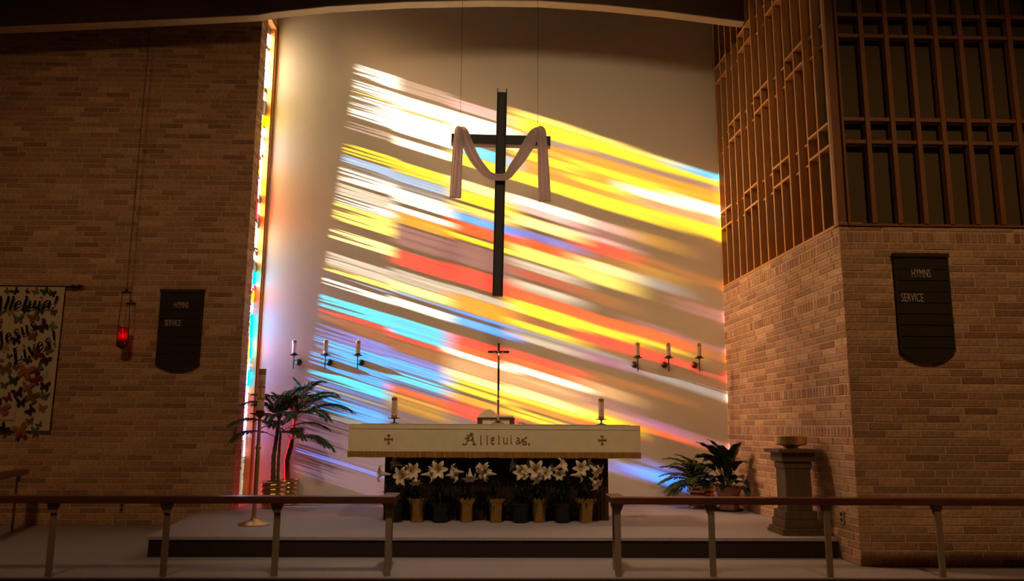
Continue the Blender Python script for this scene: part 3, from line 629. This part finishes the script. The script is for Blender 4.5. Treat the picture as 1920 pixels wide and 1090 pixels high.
# ------------------------------------------------------------------ hymn boards
def fit_text(s, x0, x1, z0, z1, y, par, m):
    me = text_mesh('lettering', s, 1, m, .003); xs = [v.co.x for v in me.vertices]; zs = [v.co.z for v in me.vertices]
    a, b, c, d = min(xs), max(xs), min(zs), max(zs); o = Vector(par.location)
    for v in me.vertices: v.co = (x0+(v.co.x-a)/(b-a)*(x1-x0)-o.x, v.co.y+y-o.y, z0+(v.co.z-c)/(d-c)*(z1-z0)-o.z)
    return obj('lettering', me, None, par)
def hymn_board(label, x0, x1, zt, zs, zb, y, words):
    t = thing('hymn_board', label, 'hymn board', ((x0+x1)/2, y, zt), 'hymn boards'); w_ = x1-x0; h = zt-zs
    n = 16; poly = [(-w_/2, 0), (w_/2, 0)]
    for i in range(n+1):
        u = 1-2*i/n; poly.append((u*w_/2, -h-(zt-zb-h)*(1-abs(u)**2.2)*(1 if abs(u) < 1 else 0)))
    bm = B(); prism(bm, poly, 'y', -.012, .008); obj('panel', bm, M['felt'], t)
    bm = B(); bx(bm, (-w_/2-.014, -.03, -.035), (w_/2+.014, .01, .004), .004); obj('top_rail', bm, M['feltrib'], t)
    for k in range(1, 9):
        z = -.035-k*(h-.04)/8.4; bm = B(); bx(bm, (-w_/2+.012, -.022, z-.008), (w_/2-.012, -.011, z), .002); obj('rail', bm, M['feltrib'], t)
    for s in (-1, 1):
        bm = B(); bx(bm, (s*w_/2-.008, -.020, -h+.01), (s*w_/2+.006, .006, -.03), .003); obj('side_rail', bm, M['feltrib'], t)
    for s, a, b, c, d in words: fit_text(s, a, b, c, d, y-.021, t, M['letters'])
    return t
hymn_board('dark felt hymn board on the left brick wall beside the red hanging lamp', -4.045, -3.54, 2.785, 1.86, 1.785, 9.69, (('HYMNS', -3.875, -3.705, 2.56, 2.635), ('SERVICE', -3.973, -3.778, 2.338, 2.414)))
hymn_board('dark felt hymn board on the right front brick wall under the wooden grid', 3.632, 4.118, 2.728, 1.835, 1.735, 6.98, (('HYMNS', 3.775, 3.95, 2.505, 2.583), ('SERVICE', 3.664, 3.864, 2.283, 2.36)))
# ------------------------------------------------------------------ butterfly banner
BY = 9.655
bn = thing('banner', 'cream cloth banner covered in felt butterflies on the left brick wall', 'banner', (-5.73, BY, 2.80))
bm = B()
grid(bm, lambda u, v: (-.60+1.13*u-.008*v, .012*math.sin(u*9+v*2)*v, -1.72*v), 30, 20, .004); obj('cloth', bm, M['banner'], bn, True)
bm = B(); tube(bm, [(-.64, .008, .006), (.60, .008, .006)], .012, 10); tube(bm, [(.60, .008, .006), (.62, .008, .006), (.66, .008, .006), (.70, .008, .012), (.75, .008, .016)], [.018, .026, .016, .022, .006], 10); obj('rod', bm, M['crosswood'], bn, True)
GL = {
 'A': (.84, [([(0, 0), (.46, 1)], .06), ([(.40, 1), (.68, 0)], .17), ([(.16, .34), (.58, .34)], .06), ([(-.1, .02), (.14, .02)], .05), ([(.52, .02), (.84, .02)], .05)]),
 'l': (.30, [([(.12, 0), (.12, 1)], .15), ([(-.02, .98), (.14, .98)], .05), ([(.06, .03), (.26, .06)], .05)]),
 'e': (.56, [([(.1, .30), (.44, .38), (.42, .56), (.28, .66), (.12, .52), (.07, .28), (.14, .07), (.28, .02), (.46, .14)], [.05, .06, .08, .07, .13, .15, .12, .08, .04])]),
 'u': (.66, [([(.0, .63), (.12, .63), (.12, .16), (.22, .04), (.36, .08), (.48, .24)], [.05, .13, .15, .11, .07, .05]), ([(.48, .66), (.48, .06), (.62, .06)], [.15, .14, .05])]),
 'i': (.32, [([(.0, .62), (.12, .62), (.12, .06), (.26, .06)], [.05, .14, .14, .05]), ([(.09, .88), (.17, .88)], .14)]),
 'a': (.66, [([(.46, .6), (.3, .66), (.12, .5), (.06, .24), (.14, .04), (.28, .06), (.46, .26)], [.07, .08, .13, .15, .11, .07, .05]), ([(.48, .66), (.47, .08), (.62, .06)], [.14, .14, .05])]),
 '!': (.36, [([(.18, 1.0), (.15, .3)], [.18, .06]), ([(.09, .07), (.2, .07)], .14)]),
 'J': (.56, [([(.36, .98), (.36, .1), (.26, -.16), (.08, -.18), (.02, -.06)], [.16, .16, .12, .08, .12]), ([(.2, .98), (.52, .98)], .05)]),
 's': (.48, [([(.42, .5), (.36, .64), (.2, .66), (.08, .52), (.2, .38), (.36, .26), (.34, .08), (.18, .01), (.03, .1), (.02, .2)], [.05, .07, .09, .12, .14, .14, .12, .08, .06, .05])]),
 'L': (.70, [([(.2, 1), (.2, 0)], .17), ([(.04, .98), (.40, .98)], .05), ([(.04, .03), (.58, .03), (.66, .24)], [.05, .07, .05])]),
 'v': (.58, [([(.08, .64), (.28, .02)], .15), ([(.28, .02), (.50, .64)], .06), ([(-.04, .64), (.2, .64)], .05), ([(.40, .64), (.62, .64)], .05)])}
def letter_line(s, x, z, size, ang, gap):
    c, sn = math.cos(R(ang)), math.sin(R(ang)); k = 0
    bm = B()
    for ch in s:
        adv, st = GL[ch]
        for pts, wd in st:
            def g(p):
                u, v = p[0]*size+k+p[1]*size*.25, p[1]*size
                return (x+u*c-v*sn+5.73, z+u*sn+v*c-2.80)
            ribbon(bm, pts, [q*size for q in wd] if hasattr(wd, '__len__') else wd*size, -.046, .006, g)
        k += adv*size+gap
    obj('lettering', bm, M['blackfelt'], bn)
letter_line('Alleluia!', -6.03, 2.512, .160, .8, .010)
letter_line('Jesus', -5.90, 2.065, .158, 25, .014)
letter_line('Lives!', -5.69, 1.865, .166, 26, .010)
def butterfly_mesh(v):
    bm = B(); rng = random.Random(v)
    for s in (-1, 1):
        top = [(.03, .02), (.16, .30), (.38, .46), (.5, .40), (.46, .18), (.30, .04), (.05, -.02)]; low = [(.04, -.02), (.28, .0), (.40, -.14), (.34, -.34), (.2, -.42), (.1, -.28), (.03, -.08)]
        for P in (top, low):
            V = [bm.verts.new((s*x*(1+rng.uniform(-.1, .1)), -.02-.22*x*(1 if v % 2 else .6), z*(1+rng.uniform(-.12, .12)))) for x, z in P]
            bm.faces.new(V)
    F = bm.faces[:]; bm.normal_update(); bmesh.ops.solidify(bm, geom=F, thickness=.03)
    tube(bm, [(0, -.03, -.28), (0, -.05, 0), (0, -.04, .26)], [.02, .05, .03], 6)
    return mesh('butterfly', bm, M['wing'])
BM = [butterfly_mesh(i) for i in range(4)]
ol, dk, pu, tg, gn, bg_, tn, tl_, pk, br, rd, og, nv, wt, lg = (.13, .12, .03), (.03, .02, .018), (.06, .025, .05), (.22, .17, .07), (.03, .07, .045), (.12, .14, .16), (.42, .30, .14), (.03, .07, .08), (.35, .13, .12), (.22, .11, .05), (.20, .03, .02), (.42, .13, .03), (.025, .022, .05), (.5, .45, .36), (.16, .28, .04)
for i, (x, y, s, c) in enumerate([(85, 100, 38, ol), (135, 100, 42, dk), (205, 100, 28, pu), (255, 100, 42, tg), (315, 98, 50, gn), (358, 112, 44, pu), (40, 235, 48, bg_), (105, 235, 52, tn), (195, 222, 46, dk), (280, 222, 56, tl_), (362, 235, 42, ol),
  (25, 312, 60, pk), (150, 280, 64, bg_), (245, 265, 70, br), (295, 327, 76, pu), (356, 322, 46, lg), (135, 415, 60, dk), (232, 388, 60, br), (65, 465, 60, tn), (90, 517, 36, ol), (20, 540, 64, pk), (205, 540, 46, gn), (255, 505, 54, rd), (325, 475, 52, br), (308, 540, 66, pu),
  (70, 597, 82, br), (130, 583, 46, bg_), (188, 615, 96, og), (270, 592, 56, bg_), (12, 660, 46, gn), (115, 668, 62, gn), (255, 657, 76, rd), (310, 630, 36, wt), (200, 712, 70, pk), (60, 702, 46, ol), (303, 705, 62, dk), (140, 748, 66, dk), (226, 768, 84, br), (300, 766, 54, bg_),
  (80, 780, 54, rd), (160, 807, 60, dk), (25, 805, 46, dk), (285, 842, 52, og), (215, 855, 58, nv), (210, 922, 46, br), (265, 945, 38, bg_), (55, 967, 62, nv), (150, 978, 86, og), (238, 978, 46, bg_)]):
    rng = random.Random(i); px, py = x/3.406, 520+y/3.406
    X = -5.207-(126-(py-540)*.1157-px)*.00667; Z = 2.802-(py-540)*.00644*(1.72/1.722)
    o = obj('butterfly', BM[i % 4], None, bn); k = s/3.406*.0070
    o.location = (X+5.73, -.016, Z-2.80); o.scale = (k, k*.6, k); o.rotation_euler = (0, R(rng.uniform(-55, 55)), 0); o.color = (*c, 1)
bm = B(); bx(bm, (-.25, -.013, -1.60), (.10, -.006, -1.39), .004); obj('patch', bm, M['banner'], bn); bx_ = BM[1]
o = obj('butterfly', bx_, None, bn); o.location = (-.07, -.022, -1.48); o.scale = (.26, .1, .16); o.color = (.36, .12, .15, 1)
# ------------------------------------------------------------------ sanctuary lamp
sl = thing('sanctuary_lamp', 'small red glass lamp hanging on a long chain before the left brick wall', 'lamp', (-4.385, 9.5, 2.07))
bm = B(); lathe(bm, [(.05, .012), (.053, .02), (.053, .225), (.050, .23), (.048, .225), (.048, .022)], n=20, cap=False); obj('ruby_glass', bm, M['ruby'], sl, True)
bm = B(); lathe(bm, [(.02, -.03), (.05, -.008), (.066, 0), (.066, .010), (.05, .014)], n=20); obj('base_ring', bm, M['iron'], sl, True)
bm = B(); lathe(bm, [(.054, .222), (.068, .228), (.068, .240), (.054, .244), (.051, .240), (.051, .226)], n=20, cap=False); obj('top_ring', bm, M['brass'], sl, True)
for s in (-1, 1):
    bm = B(); tube(bm, [(s*.062, 0, .006), (s*.064, 0, .24), (s*.045, 0, .64)], .0042, 6); obj('hanger', bm, M['iron'], sl, True)
bm = B(); bx(bm, (-.06, -.012, .635), (.06, .012, .66), .004); lathe(bm, [(.012, .655), (.016, .67), (.008, .69), (.004, .70)], n=10); obj('yoke', bm, M['iron'], sl)
bm = B()
for k in range(160):
    z = .70+k*.0302; a = (k % 2)*math.pi/2; ca, sa = math.cos(a)*.009, math.sin(a)*.009
    tube(bm, [(-ca, -sa, z+.004), (-ca*.8, -sa*.8, z+.03), (ca*.8, sa*.8, z+.03), (ca, sa, z+.004), (-ca, -sa, z+.004)], .0025, 4, False)
o = obj('chain', bm, M['iron'], sl); o['kind'] = 'stuff'
bm = B(); lathe(bm, [(.03, .015), (.03, .09), (.006, .092), (.003, .10)], n=12); obj('candle_stub', bm, M['wax'], sl)
bm = B(); lathe(bm, [(.001, .098), (.011, .112), (.013, .125), (.006, .15), (.001, .165)], n=10); obj('flame', bm, M['flame'], sl, True)
fl_ = light('lamp_flame', 'POINT', (-4.385, 9.5, 2.20), (0, 0, 0), .25, (1, .35, .12), shadow_soft_size=.012)
# ------------------------------------------------------------------ wall outlets
def outlet(name, lab, mx):
    t = thing(name, lab, 'outlet'); t.matrix_world = mx
    bm = B(); box(bm, (0, -.004, 0), (.07, .008, .115), .002); obj('plate', bm, M['ivory'], t)
    for z in (-.024, .024):
        bm = B(); box(bm, (0, -.010, z), (.034, .006, .030), .003); obj('socket', bm, M['socket'], t)
outlet('wall_outlet', 'small outlet plate low on the left brick wall behind the rail', Matrix.Translation((-4.315, 9.711, .20)))
outlet('wall_outlet', 'small outlet plate low on the sunlit right brick wall near its corner', Matrix.Translation((rwx(7.30)-.004, 7.30, .375)) @ Matrix.Rotation(R(-90+1.6), 4, 'Z'))
# ------------------------------------------------------------------ plants
def frond_mesh(name, m, L_, e0, bend, nl, ll, lw, seed, droop=.35, start=.22):
    rng = random.Random(seed); bm = B(); pts = []; p = Vector((0, 0, 0)); N = 26
    for i in range(N+1):
        pts.append(p.copy()); a = R(e0-bend*(i/N)**1.3); p = p+Vector((math.cos(a), 0, math.sin(a)))*L_/N
    tube(bm, pts[::2], [.0055*(1-.75*i/(N/2)) for i in range(N//2+1)], 5)
    def at_(s): s *= N; i = min(int(s), N-1); return pts[i].lerp(pts[i+1], s-i), (pts[i+1]-pts[i]).normalized()
    for k in range(nl):
        s = start+(1-start)*k/(nl-1); q, d = at_(s); up = Vector((-d.z, 0, d.x))
        ln = ll*(.45+.55*math.sin(math.pi*min(1, .18+.80*(s-start)/(1-start))))*rng.uniform(.85, 1.1)
        for sd in (-1, 1):
            f = (R(58-28*s)+rng.uniform(-.12, .12)); dirv = (d*math.cos(f)+Vector((0, sd, 0))*math.sin(f)+up*rng.uniform(.02, .2)).normalized()
            side = dirv.cross(up).normalized()*lw; mid = q+dirv*ln*.5; tip = q+dirv*ln+Vector((0, 0, -1))*ln*droop*rng.uniform(.5, 1.2)
            mid.z -= ln*droop*.2
            v = [bm.verts.new(x) for x in (q, mid-side*.5-up*lw*.25, mid+up*lw*.15, mid+side*.5-up*lw*.25, tip)]
            for F in ((0, 1, 2), (0, 2, 3), (1, 4, 2), (2, 4, 3)): bm.faces.new([v[i] for i in F])
    return mesh(name, bm, m)
def ribbed_pot(name, r, h, m, par, c):
    bm = B(); prof = [(r*.80, 0), (r*.86, .004)]
    for i in range(5):
        z0 = .02+(h-.04)*i/5; dz = (h-.04)/5; k = r*(.90+.10*i/5)
        prof += [(k*.93, z0), (k*1.0, z0+dz*.25), (k*1.0, z0+dz*.65), (k*.93, z0+dz*.92)]
    prof += [(r*1.0, h-.012), (r*1.03, h-.004), (r*1.0, h), (r*.95, h), (r*.93, h-.03), (0, h-.035)]
    lathe(bm, prof, c, 32, cap=False); o = obj(name, bm, m, par, True, ang=50)
    return o
def soil(par, c, r):
    bm = B(); lathe(bm, [(r, 0), (r*.6, .012), (0, .016)], c, 16, cap=False); obj('soil', bm, M['soil'], par)
FP = [frond_mesh('frond', M['palm'], .62, 62, 95, 36, .20, .021, 1), frond_mesh('frond', M['palm'], .70, 40, 70, 38, .20, .021, 2), frond_mesh('frond', M['palm'], .55, 75, 70, 32, .18, .020, 3)]
def palm(name, label, loc, r, h, pm, canes, fronds, group):
    t = thing(name, label, 'potted palm', loc, group); ribbed_pot('pot', r, h, M[pm], t, (0, 0, 0)); soil(t, (0, 0, h-.036), r*.93)
    for pts, rd in canes:
        bm = B(); P = [Vector(p) for p in pts]; Q, W_ = [], []
        for i in range(25):
            s = i/24*(len(P)-1); k = min(int(s), len(P)-2); Q.append(P[k].lerp(P[k+1], s-k)); W_.append(rd*(1-.35*i/24)*(1.16 if i % 3 == 0 else 1))
        tube(bm, Q, W_, 8); obj('cane', bm, M['trunk'], t, True)
    for base, az, pitch, sc, k in fronds:
        o = obj('frond', FP[k], None, t); o.location = base; o.rotation_euler = (0, R(-pitch), R(az)); o.scale = (sc, sc, sc)
    return t
# the two palms left of the altar; the fronds reach along and in front of the wall
A, Bq, Cc = (.02, -.0, 1.02), (-.01, -.02, .84), (.05, -.01, .90)
palm('potted_palm', 'palm with two thin canes in the nearer ribbed brass pot, by the coloured window', (-2.63, 9.955, PZ), .155, .315, 'brasspot',
     [([(-.01, 0, .28), (-.02, -.01, .6), (.02, 0, 1.02)], .030), ([(.05, -.02, .28), (.045, -.02, .6), (.05, -.01, .90)], .020)],
     [(A, 75, 22, .8, 2), (A, 0, 12, 1.0, 0), (A, 212, 5, .85, 0), (A, 300, -5, .85, 1), (A, 240, 5, .8, 0), (A, 345, 28, 1.0, 0), (Bq, 226, -14, .85, 1), (Bq, 325, -12, .75, 1), (Cc, 222, -2, .95, 1), (Cc, 270, -12, .75, 0), (Cc, 10, -6, .85, 1), (A, 238, 18, .9, 0), (A, 320, 14, .95, 0), (A, 270, -8, .75, 1), (A, 160, 30, .7, 2), (Cc, 340, 10, .8, 0)], 'palms beside the altar')
D_ = (.06, -.04, 1.06); E_ = (.02, -.05, .80)
palm('potted_palm', 'taller palm with a slender bent cane in the farther brass pot against the back wall', (-2.535, 10.262, PZ), .142, .315, 'brasspot',
     [([(0, 0, .28), (-.01, -.02, .55), (.03, -.03, .72), (.05, -.04, 1.06)], .022), ([(-.02, -.02, .28), (-.04, -.03, .56), (.02, -.05, .80)], .018)],
     [(D_, 357, 10, 1.05, 0), (D_, 350, -2, 1.1, 1), (D_, 178, 42, .95, 2), (D_, 335, 30, 1.05, 0), (D_, 195, 10, .9, 0), (E_, 330, -16, .85, 1), (E_, 300, -6, .7, 0), (E_, 352, -22, .85, 1), (D_, 270, 15, .7, 0), (D_, 320, -10, .95, 1), (D_, 345, 18, .9, 1), (E_, 200, 0, .7, 0), (D_, 230, 25, .7, 0)], 'palms beside the altar')
FF = [frond_mesh('frond', M['fern'], .52, 66, 80, 32, .14, .019, 11, .3, .15), frond_mesh('frond', M['fern'], .50, 35, 60, 32, .14, .019, 12, .3, .15)]
fe = thing('potted_fern', 'feathery bright green fern in a ribbed copper pot right of the altar', 'potted fern', (2.625, 10.175, PZ), None)
ribbed_pot('pot', .185, .32, M['copper'], fe, (0, 0, 0)); soil(fe, (0, 0, .284), .172)
for az, pt, sc, k in ((180, 5, 1.05, 0), (190, -8, 1.05, 1), (172, 12, .9, 0), (205, 0, .95, 0), (200, -18, .95, 1), (225, 8, .85, 0), (250, 5, .9, 0), (290, 10, .8, 0), (330, 5, .7, 0), (160, 20, .75, 0), (215, -12, .9, 1), (185, 22, .9, 0), (265, -8, .7, 1), (178, -22, .85, 1), (195, 14, 1.1, 1), (168, 2, .95, 1), (215, 4, 1.0, 1), (240, -4, .9, 1), (182, -2, .8, 0), (202, 26, .8, 0), (232, 20, .8, 0), (188, -30, .9, 1), (208, -26, .85, 1)):
    o = obj('frond', FF[k], None, fe); o.location = (.03*math.cos(R(az)), .03*math.sin(R(az)), .29); o.rotation_euler = (0, R(-pt), R(az)); o.scale = (sc,)*3
def blade(name, m, stalk, L_, W_, e0, bend, curl=0, seed=0):
    """broad leaf: stalk then blade, in the local xz plane, growing along +x"""
    bm = B(); pts = []; p = Vector((0, 0, 0)); N = 22; tot = stalk+L_
    for i in range(N+1):
        pts.append(p.copy()); a = R(e0-bend*(i/N)**1.6); p = p+Vector((math.cos(a), 0, math.sin(a)))*tot/N
    s0 = stalk/tot; k0 = int(s0*N)
    tube(bm, pts[:k0+2], [.006-.002*i/(k0+1) for i in range(k0+2)], 6)
    def fn(u, v):
        s = s0+(1-s0)*u; x = s*N; i = min(int(x), N-1); q = pts[i].lerp(pts[i+1], x-i); d = (pts[i+1]-pts[i]).normalized(); up = Vector((-d.z, 0, d.x))
        w_ = W_*(math.sin(math.pi*(u**.75))**.8 if 0 < u < 1 else 0)*.5; t = 2*v-1
        return q+Vector((0, 1, 0))*t*w_*(1-.1*abs(t))+up*(abs(t)*w_*.45+.006*math.sin(u*20+seed+t*2))
    grid(bm, fn, 14, 6, .0015); return mesh(name, bm, m, True, 60)
BLD = [blade('leaf', M['broad'], .26, .34, .15, 82, 105, seed=1), blade('leaf', M['broad'], .30, .36, .155, 76, 70, seed=2), blade('leaf', M['broad'], .16, .32, .15, 55, 75, seed=3), blade('leaf', M['broad'], .12, .26, .11, 75, 60, seed=4)]
li = thing('potted_lily_plant', 'broad leaved dark green plant in a terracotta pot beside the right brick wall', 'potted plant', (2.862, 9.80, PZ), None)
bm = B(); lathe(bm, [(.105, 0), (.135, .20), (.136, .215), (.150, .217), (.153, .285), (.148, .29), (.135, .288), (.13, .25), (0, .245)], n=30, cap=False); obj('pot', bm, M['terracotta'], li, True)
soil(li, (0, 0, .246), .13)
bm = B(); lathe(bm, [(.12, -.0), (.165, .004), (.175, .022), (.168, .022), (.155, .010), (0, .008)], n=30, cap=False); obj('saucer', bm, M['soil'], li, True)
for az, pt, sc, k in ((285, 12, 1.02, 1), (185, 0, 1.0, 0), (170, 10, .95, 0), (215, -5, 1.0, 0), (240, 8, 1.0, 1), (262, 2, .95, 0), (292, -2, .9, 0), (282, -22, 1.0, 2), (275, -10, 1.0, 2), (200, -16, 1.05, 2), (230, -20, 1.0, 2), (165, -10, 1.0, 2), (250, 20, 1.0, 3), (190, 20, 1.2, 3), (284, -38, .95, 2),
                      (178, 22, 1.0, 1), (205, 14, .95, 1), (222, 16, .9, 0), (180, -24, .9, 2), (212, -32, .9, 2), (244, -30, .8, 2), (186, 8, 1.05, 1), (200, -4, 1.1, 0), (228, -12, 1.0, 2), (258, -18, .9, 2), (192, -30, 1.0, 2), (280, 26, .9, 0), (300, 24, .7, 3), (210, -20, 1.05, 0)):
    o = obj('leaf', BLD[k], None, li); o.location = (.05*math.cos(R(az)), .05*math.sin(R(az)), .25); o.rotation_euler = (0, R(-pt), R(az)); o.scale = (sc,)*3
# ------------------------------------------------------------------ Easter lilies in front of the altar
def flower_mesh(seed, openness):
    rng = random.Random(seed); bm = B()
    for k in range(6):
        a = k*math.pi/3+(.0 if k % 2 else .05); ca, sa = math.cos(a), math.sin(a); rn = Vector((ca, sa, 0)); tn = Vector((-sa, ca, 0)); o = openness*rng.uniform(.9, 1.1)
        prof = [(.006, 0, .009), (.011, .035, .014), (.018, .07, .023), (.027, .098, .034), (.042+.006*o, .118, .042), (.060+.012*o, .128, .036), (.075+.014*o, .126-.006*o, .020), (.084+.014*o, .116-.016*o, .003)]
        def fn(u, v, prof=prof, rn=rn, tn=tn):
            x = u*(len(prof)-1); i = min(int(x), len(prof)-2); f = x-i; r, z, w_ = [prof[i][j]+(prof[i+1][j]-prof[i][j])*f for j in range(3)]
            t = 2*v-1; return rn*(r-abs(t)*w_*.18)+tn*t*w_*.58+Vector((0, 0, z-.004*(1-abs(t))))
        grid(bm, fn, 9, 4, .0012)
    return mesh('flower', bm, M['petal'], True, 60)
FM_ = [flower_mesh(1, 1.0), flower_mesh(2, .6)]
bm = B()
for k in range(6):
    a = k*1.047+.5; tube(bm, [(0, 0, .04), (.008*math.cos(a), .008*math.sin(a), .09), (.016*math.cos(a), .016*math.sin(a), .122)], .0013, 4); box(bm, (.016*math.cos(a), .016*math.sin(a), .124), (.005, .005, .008))
tube(bm, [(0, 0, .03), (0, 0, .132)], [.002, .003], 5); ST = mesh('stamens', bm, M['throat'])
DIR = dict(F=(.05, -1, .05), L=(-1, -.35, .1), R=(1, -.35, .1), D=(.1, -.6, -1), FL=(-.55, -.9, -.05), FR=(.55, -.9, 0), DR=(.7, -.6, -.65), DL=(-.6, -.6, -.4), U=(.2, -.3, 1), UR=(.75, -.5, .35), FD=(0, -1, -.4), BL=(-.7, .4, .2))
POTS = [(-1.0, 0), (-.765, 1), (-.525, 0), (-.255, 1), (.055, 1), (.305, 0), (.505, 1), (.745, 0), (.985, 1)]
WHERE = ['leftmost of the row', 'second from the left', 'third from the left', 'fourth from the left', 'in the middle of the row', 'fourth from the right', 'third from the right', 'second from the right', 'rightmost of the row']
FLW = [[(-1.015, .772, 'BL', .9), (-1.15, .674, 'L', 1.0)],
       [(-.934, .648, 'FL', 1.2), (-.809, .700, 'FR', 1.05), (-.778, .584, 'D', .8), (-.86, .69, 'R', .9)],
       [(-.55, .714, 'F', 1.15), (-.62, .672, 'R', 1.0), (-.60, .76, 'BL', .7)],
       [(-.395, .70, 'L', 1.0), (-.375, .665, 'R', .95), (-.217, .632, 'D', .95)],
       [(-.079, .705, 'FL', 1.05), (-.055, .68, 'L', 1.0), (-.10, .735, 'U', .8)],
       [(.235, .76, 'BL', .9), (.309, .691, 'F', 1.0), (.355, .70, 'UR', .9)],
       [(.465, .713, 'F', 1.2), (.485, .64, 'DR', 1.05), (.575, .685, 'FR', .9), (.40, .76, 'BL', .9)],
       [(.742, .765, 'UR', 1.05), (.704, .67, 'FD', .8), (.64, .72, 'BL', .8)],
       [(.933, .735, 'F', 1.0), (.925, .672, 'R', .95), (1.10, .70, 'DR', 1.0), (1.093, .575, 'DR', .95), (1.04, .77, 'BL', .9)]]
for i, (x, gold) in enumerate(POTS):
    rng = random.Random(40+i); y = 8.555-.012*(i % 3)
    t = thing('easter_lily', 'white Easter lily in %s before the altar, %s' % ('gold foil' if gold else 'a dark pot', WHERE[i]), 'potted lily', (x, y, PZ), 'Easter lilies in front of the altar')
    bm = B()
    if gold:
        n = 26; rings = []
        for r, z, j in ((.055, 0, 0), (.062, .02, .002), (.068, .12, .003), (.074, .19, .004), (.082, .205, .006), (.098, .245, .014)):
            rings.append([bm.verts.new(((r+j*math.sin(k*7.3+i)+j*.8*(k % 2))*math.cos(2*math.pi*k/n), (r+j*math.sin(k*7.3+i)+j*.8*(k % 2))*math.sin(2*math.pi*k/n), z+(1.2*j*math.sin(k*3.1+i) if z > .2 else 0))) for k in range(n)])
        for q, s in zip(rings, rings[1:]):
            for k in range(n): bm.faces.new((q[k], q[(k+1) % n], s[(k+1) % n], s[k]))
        bm.faces.new(rings[0][::-1]); F = bm.faces[:]; bm.normal_update(); bmesh.ops.solidify(bm, geom=F, thickness=.0015)
        obj('foil_wrap', bm, M['foil'], t, True, ang=25)
    else:
        lathe(bm, [(.062, 0), (.075, .006), (.095, .17), (.102, .175), (.102, .20), (.094, .20), (.09, .16), (0, .155)], n=24, cap=False); obj('pot', bm, M['blackpot'], t, True)
    soil(t, (0, 0, .165 if gold else .156), .066 if gold else .088)
    fo = B(); top = .44
    for (fx, fz, dk_, s) in FLW[i]:
        d = Vector(DIR[dk_]).normalized(); c = Vector((fx-x, 8.44-y if dk_ != 'BL' else 8.60-y, fz-PZ)); base = c-d*.11*s
        base.y = min(base.y, 8.66-y)
        o = obj('flower', FM_[(i+int(s*10)) % 2], None, t); o.location = base; o.rotation_euler = d.to_track_quat('Z', 'Y').to_euler(); o.scale = (s,)*3
        if dk_ in ('F', 'FL', 'FR', 'FD'): obj('stamens', ST, None, o)
        b0 = Vector((rng.uniform(-.02, .02), rng.uniform(-.01, .02), .16)); m1 = Vector((c.x*.35, .02, .36)); m2 = base-d*.05+Vector((0, .0, -.03))
        bm = B(); tube(bm, [b0, b0.lerp(m1, .5), m1, m1.lerp(m2, .6)+Vector((0, 0, .02)), m2, base], [.006, .006, .005, .004, .0035, .003], 6); obj('stem', bm, M['lilyleaf'], t, True)
        for k in range(26):
            u = rng.uniform(.06, .9); p = b0.lerp(m1, u*1.6) if u < .6 else m1.lerp(m2, (u-.6)/.4)
            a = rng.uniform(0, 6.283); l = rng.uniform(.09, .16)*(1.1-.35*u); dv = Vector((math.cos(a), math.sin(a)*.7-.15, rng.uniform(-.25, .45))); dv.normalize()
            sd = dv.cross(Vector((0, 0, 1))).normalized()*.0085; mid = p+dv*l*.5+Vector((0, 0, .006)); tip = p+dv*l-Vector((0, 0, l*.35))
            if p.y+dv.y*l+y > 8.71: continue
            v = [fo.verts.new(q) for q in (p, mid-sd, mid-Vector((0, 0, .003)), mid+sd, tip)]
            for F in ((0, 1, 2), (0, 2, 3), (1, 4, 2), (2, 4, 3)): fo.faces.new([v[j] for j in F])
    for k in range(34):
        a = rng.uniform(0, 6.283); l = rng.uniform(.11, .20); p = Vector((.03*math.cos(a), .03*math.sin(a), .17+rng.uniform(0, .16))); dv = Vector((math.cos(a), math.sin(a)*.6-.1, rng.uniform(.2, .9))).normalized()
        if p.y+dv.y*l+y > 8.71: continue
        sd = dv.cross(Vector((0, 0, 1))).normalized()*.010; mid = p+dv*l*.5; tip = p+dv*l-Vector((0, 0, l*.3))
        v = [fo.verts.new(q) for q in (p, mid-sd, mid-Vector((0, 0, .003)), mid+sd, tip)]
        for F in ((0, 1, 2), (0, 2, 3), (1, 4, 2), (2, 4, 3)): fo.faces.new([v[j] for j in F])
    o = obj('foliage', fo, M['lilyleaf'], t); o['kind'] = 'stuff'
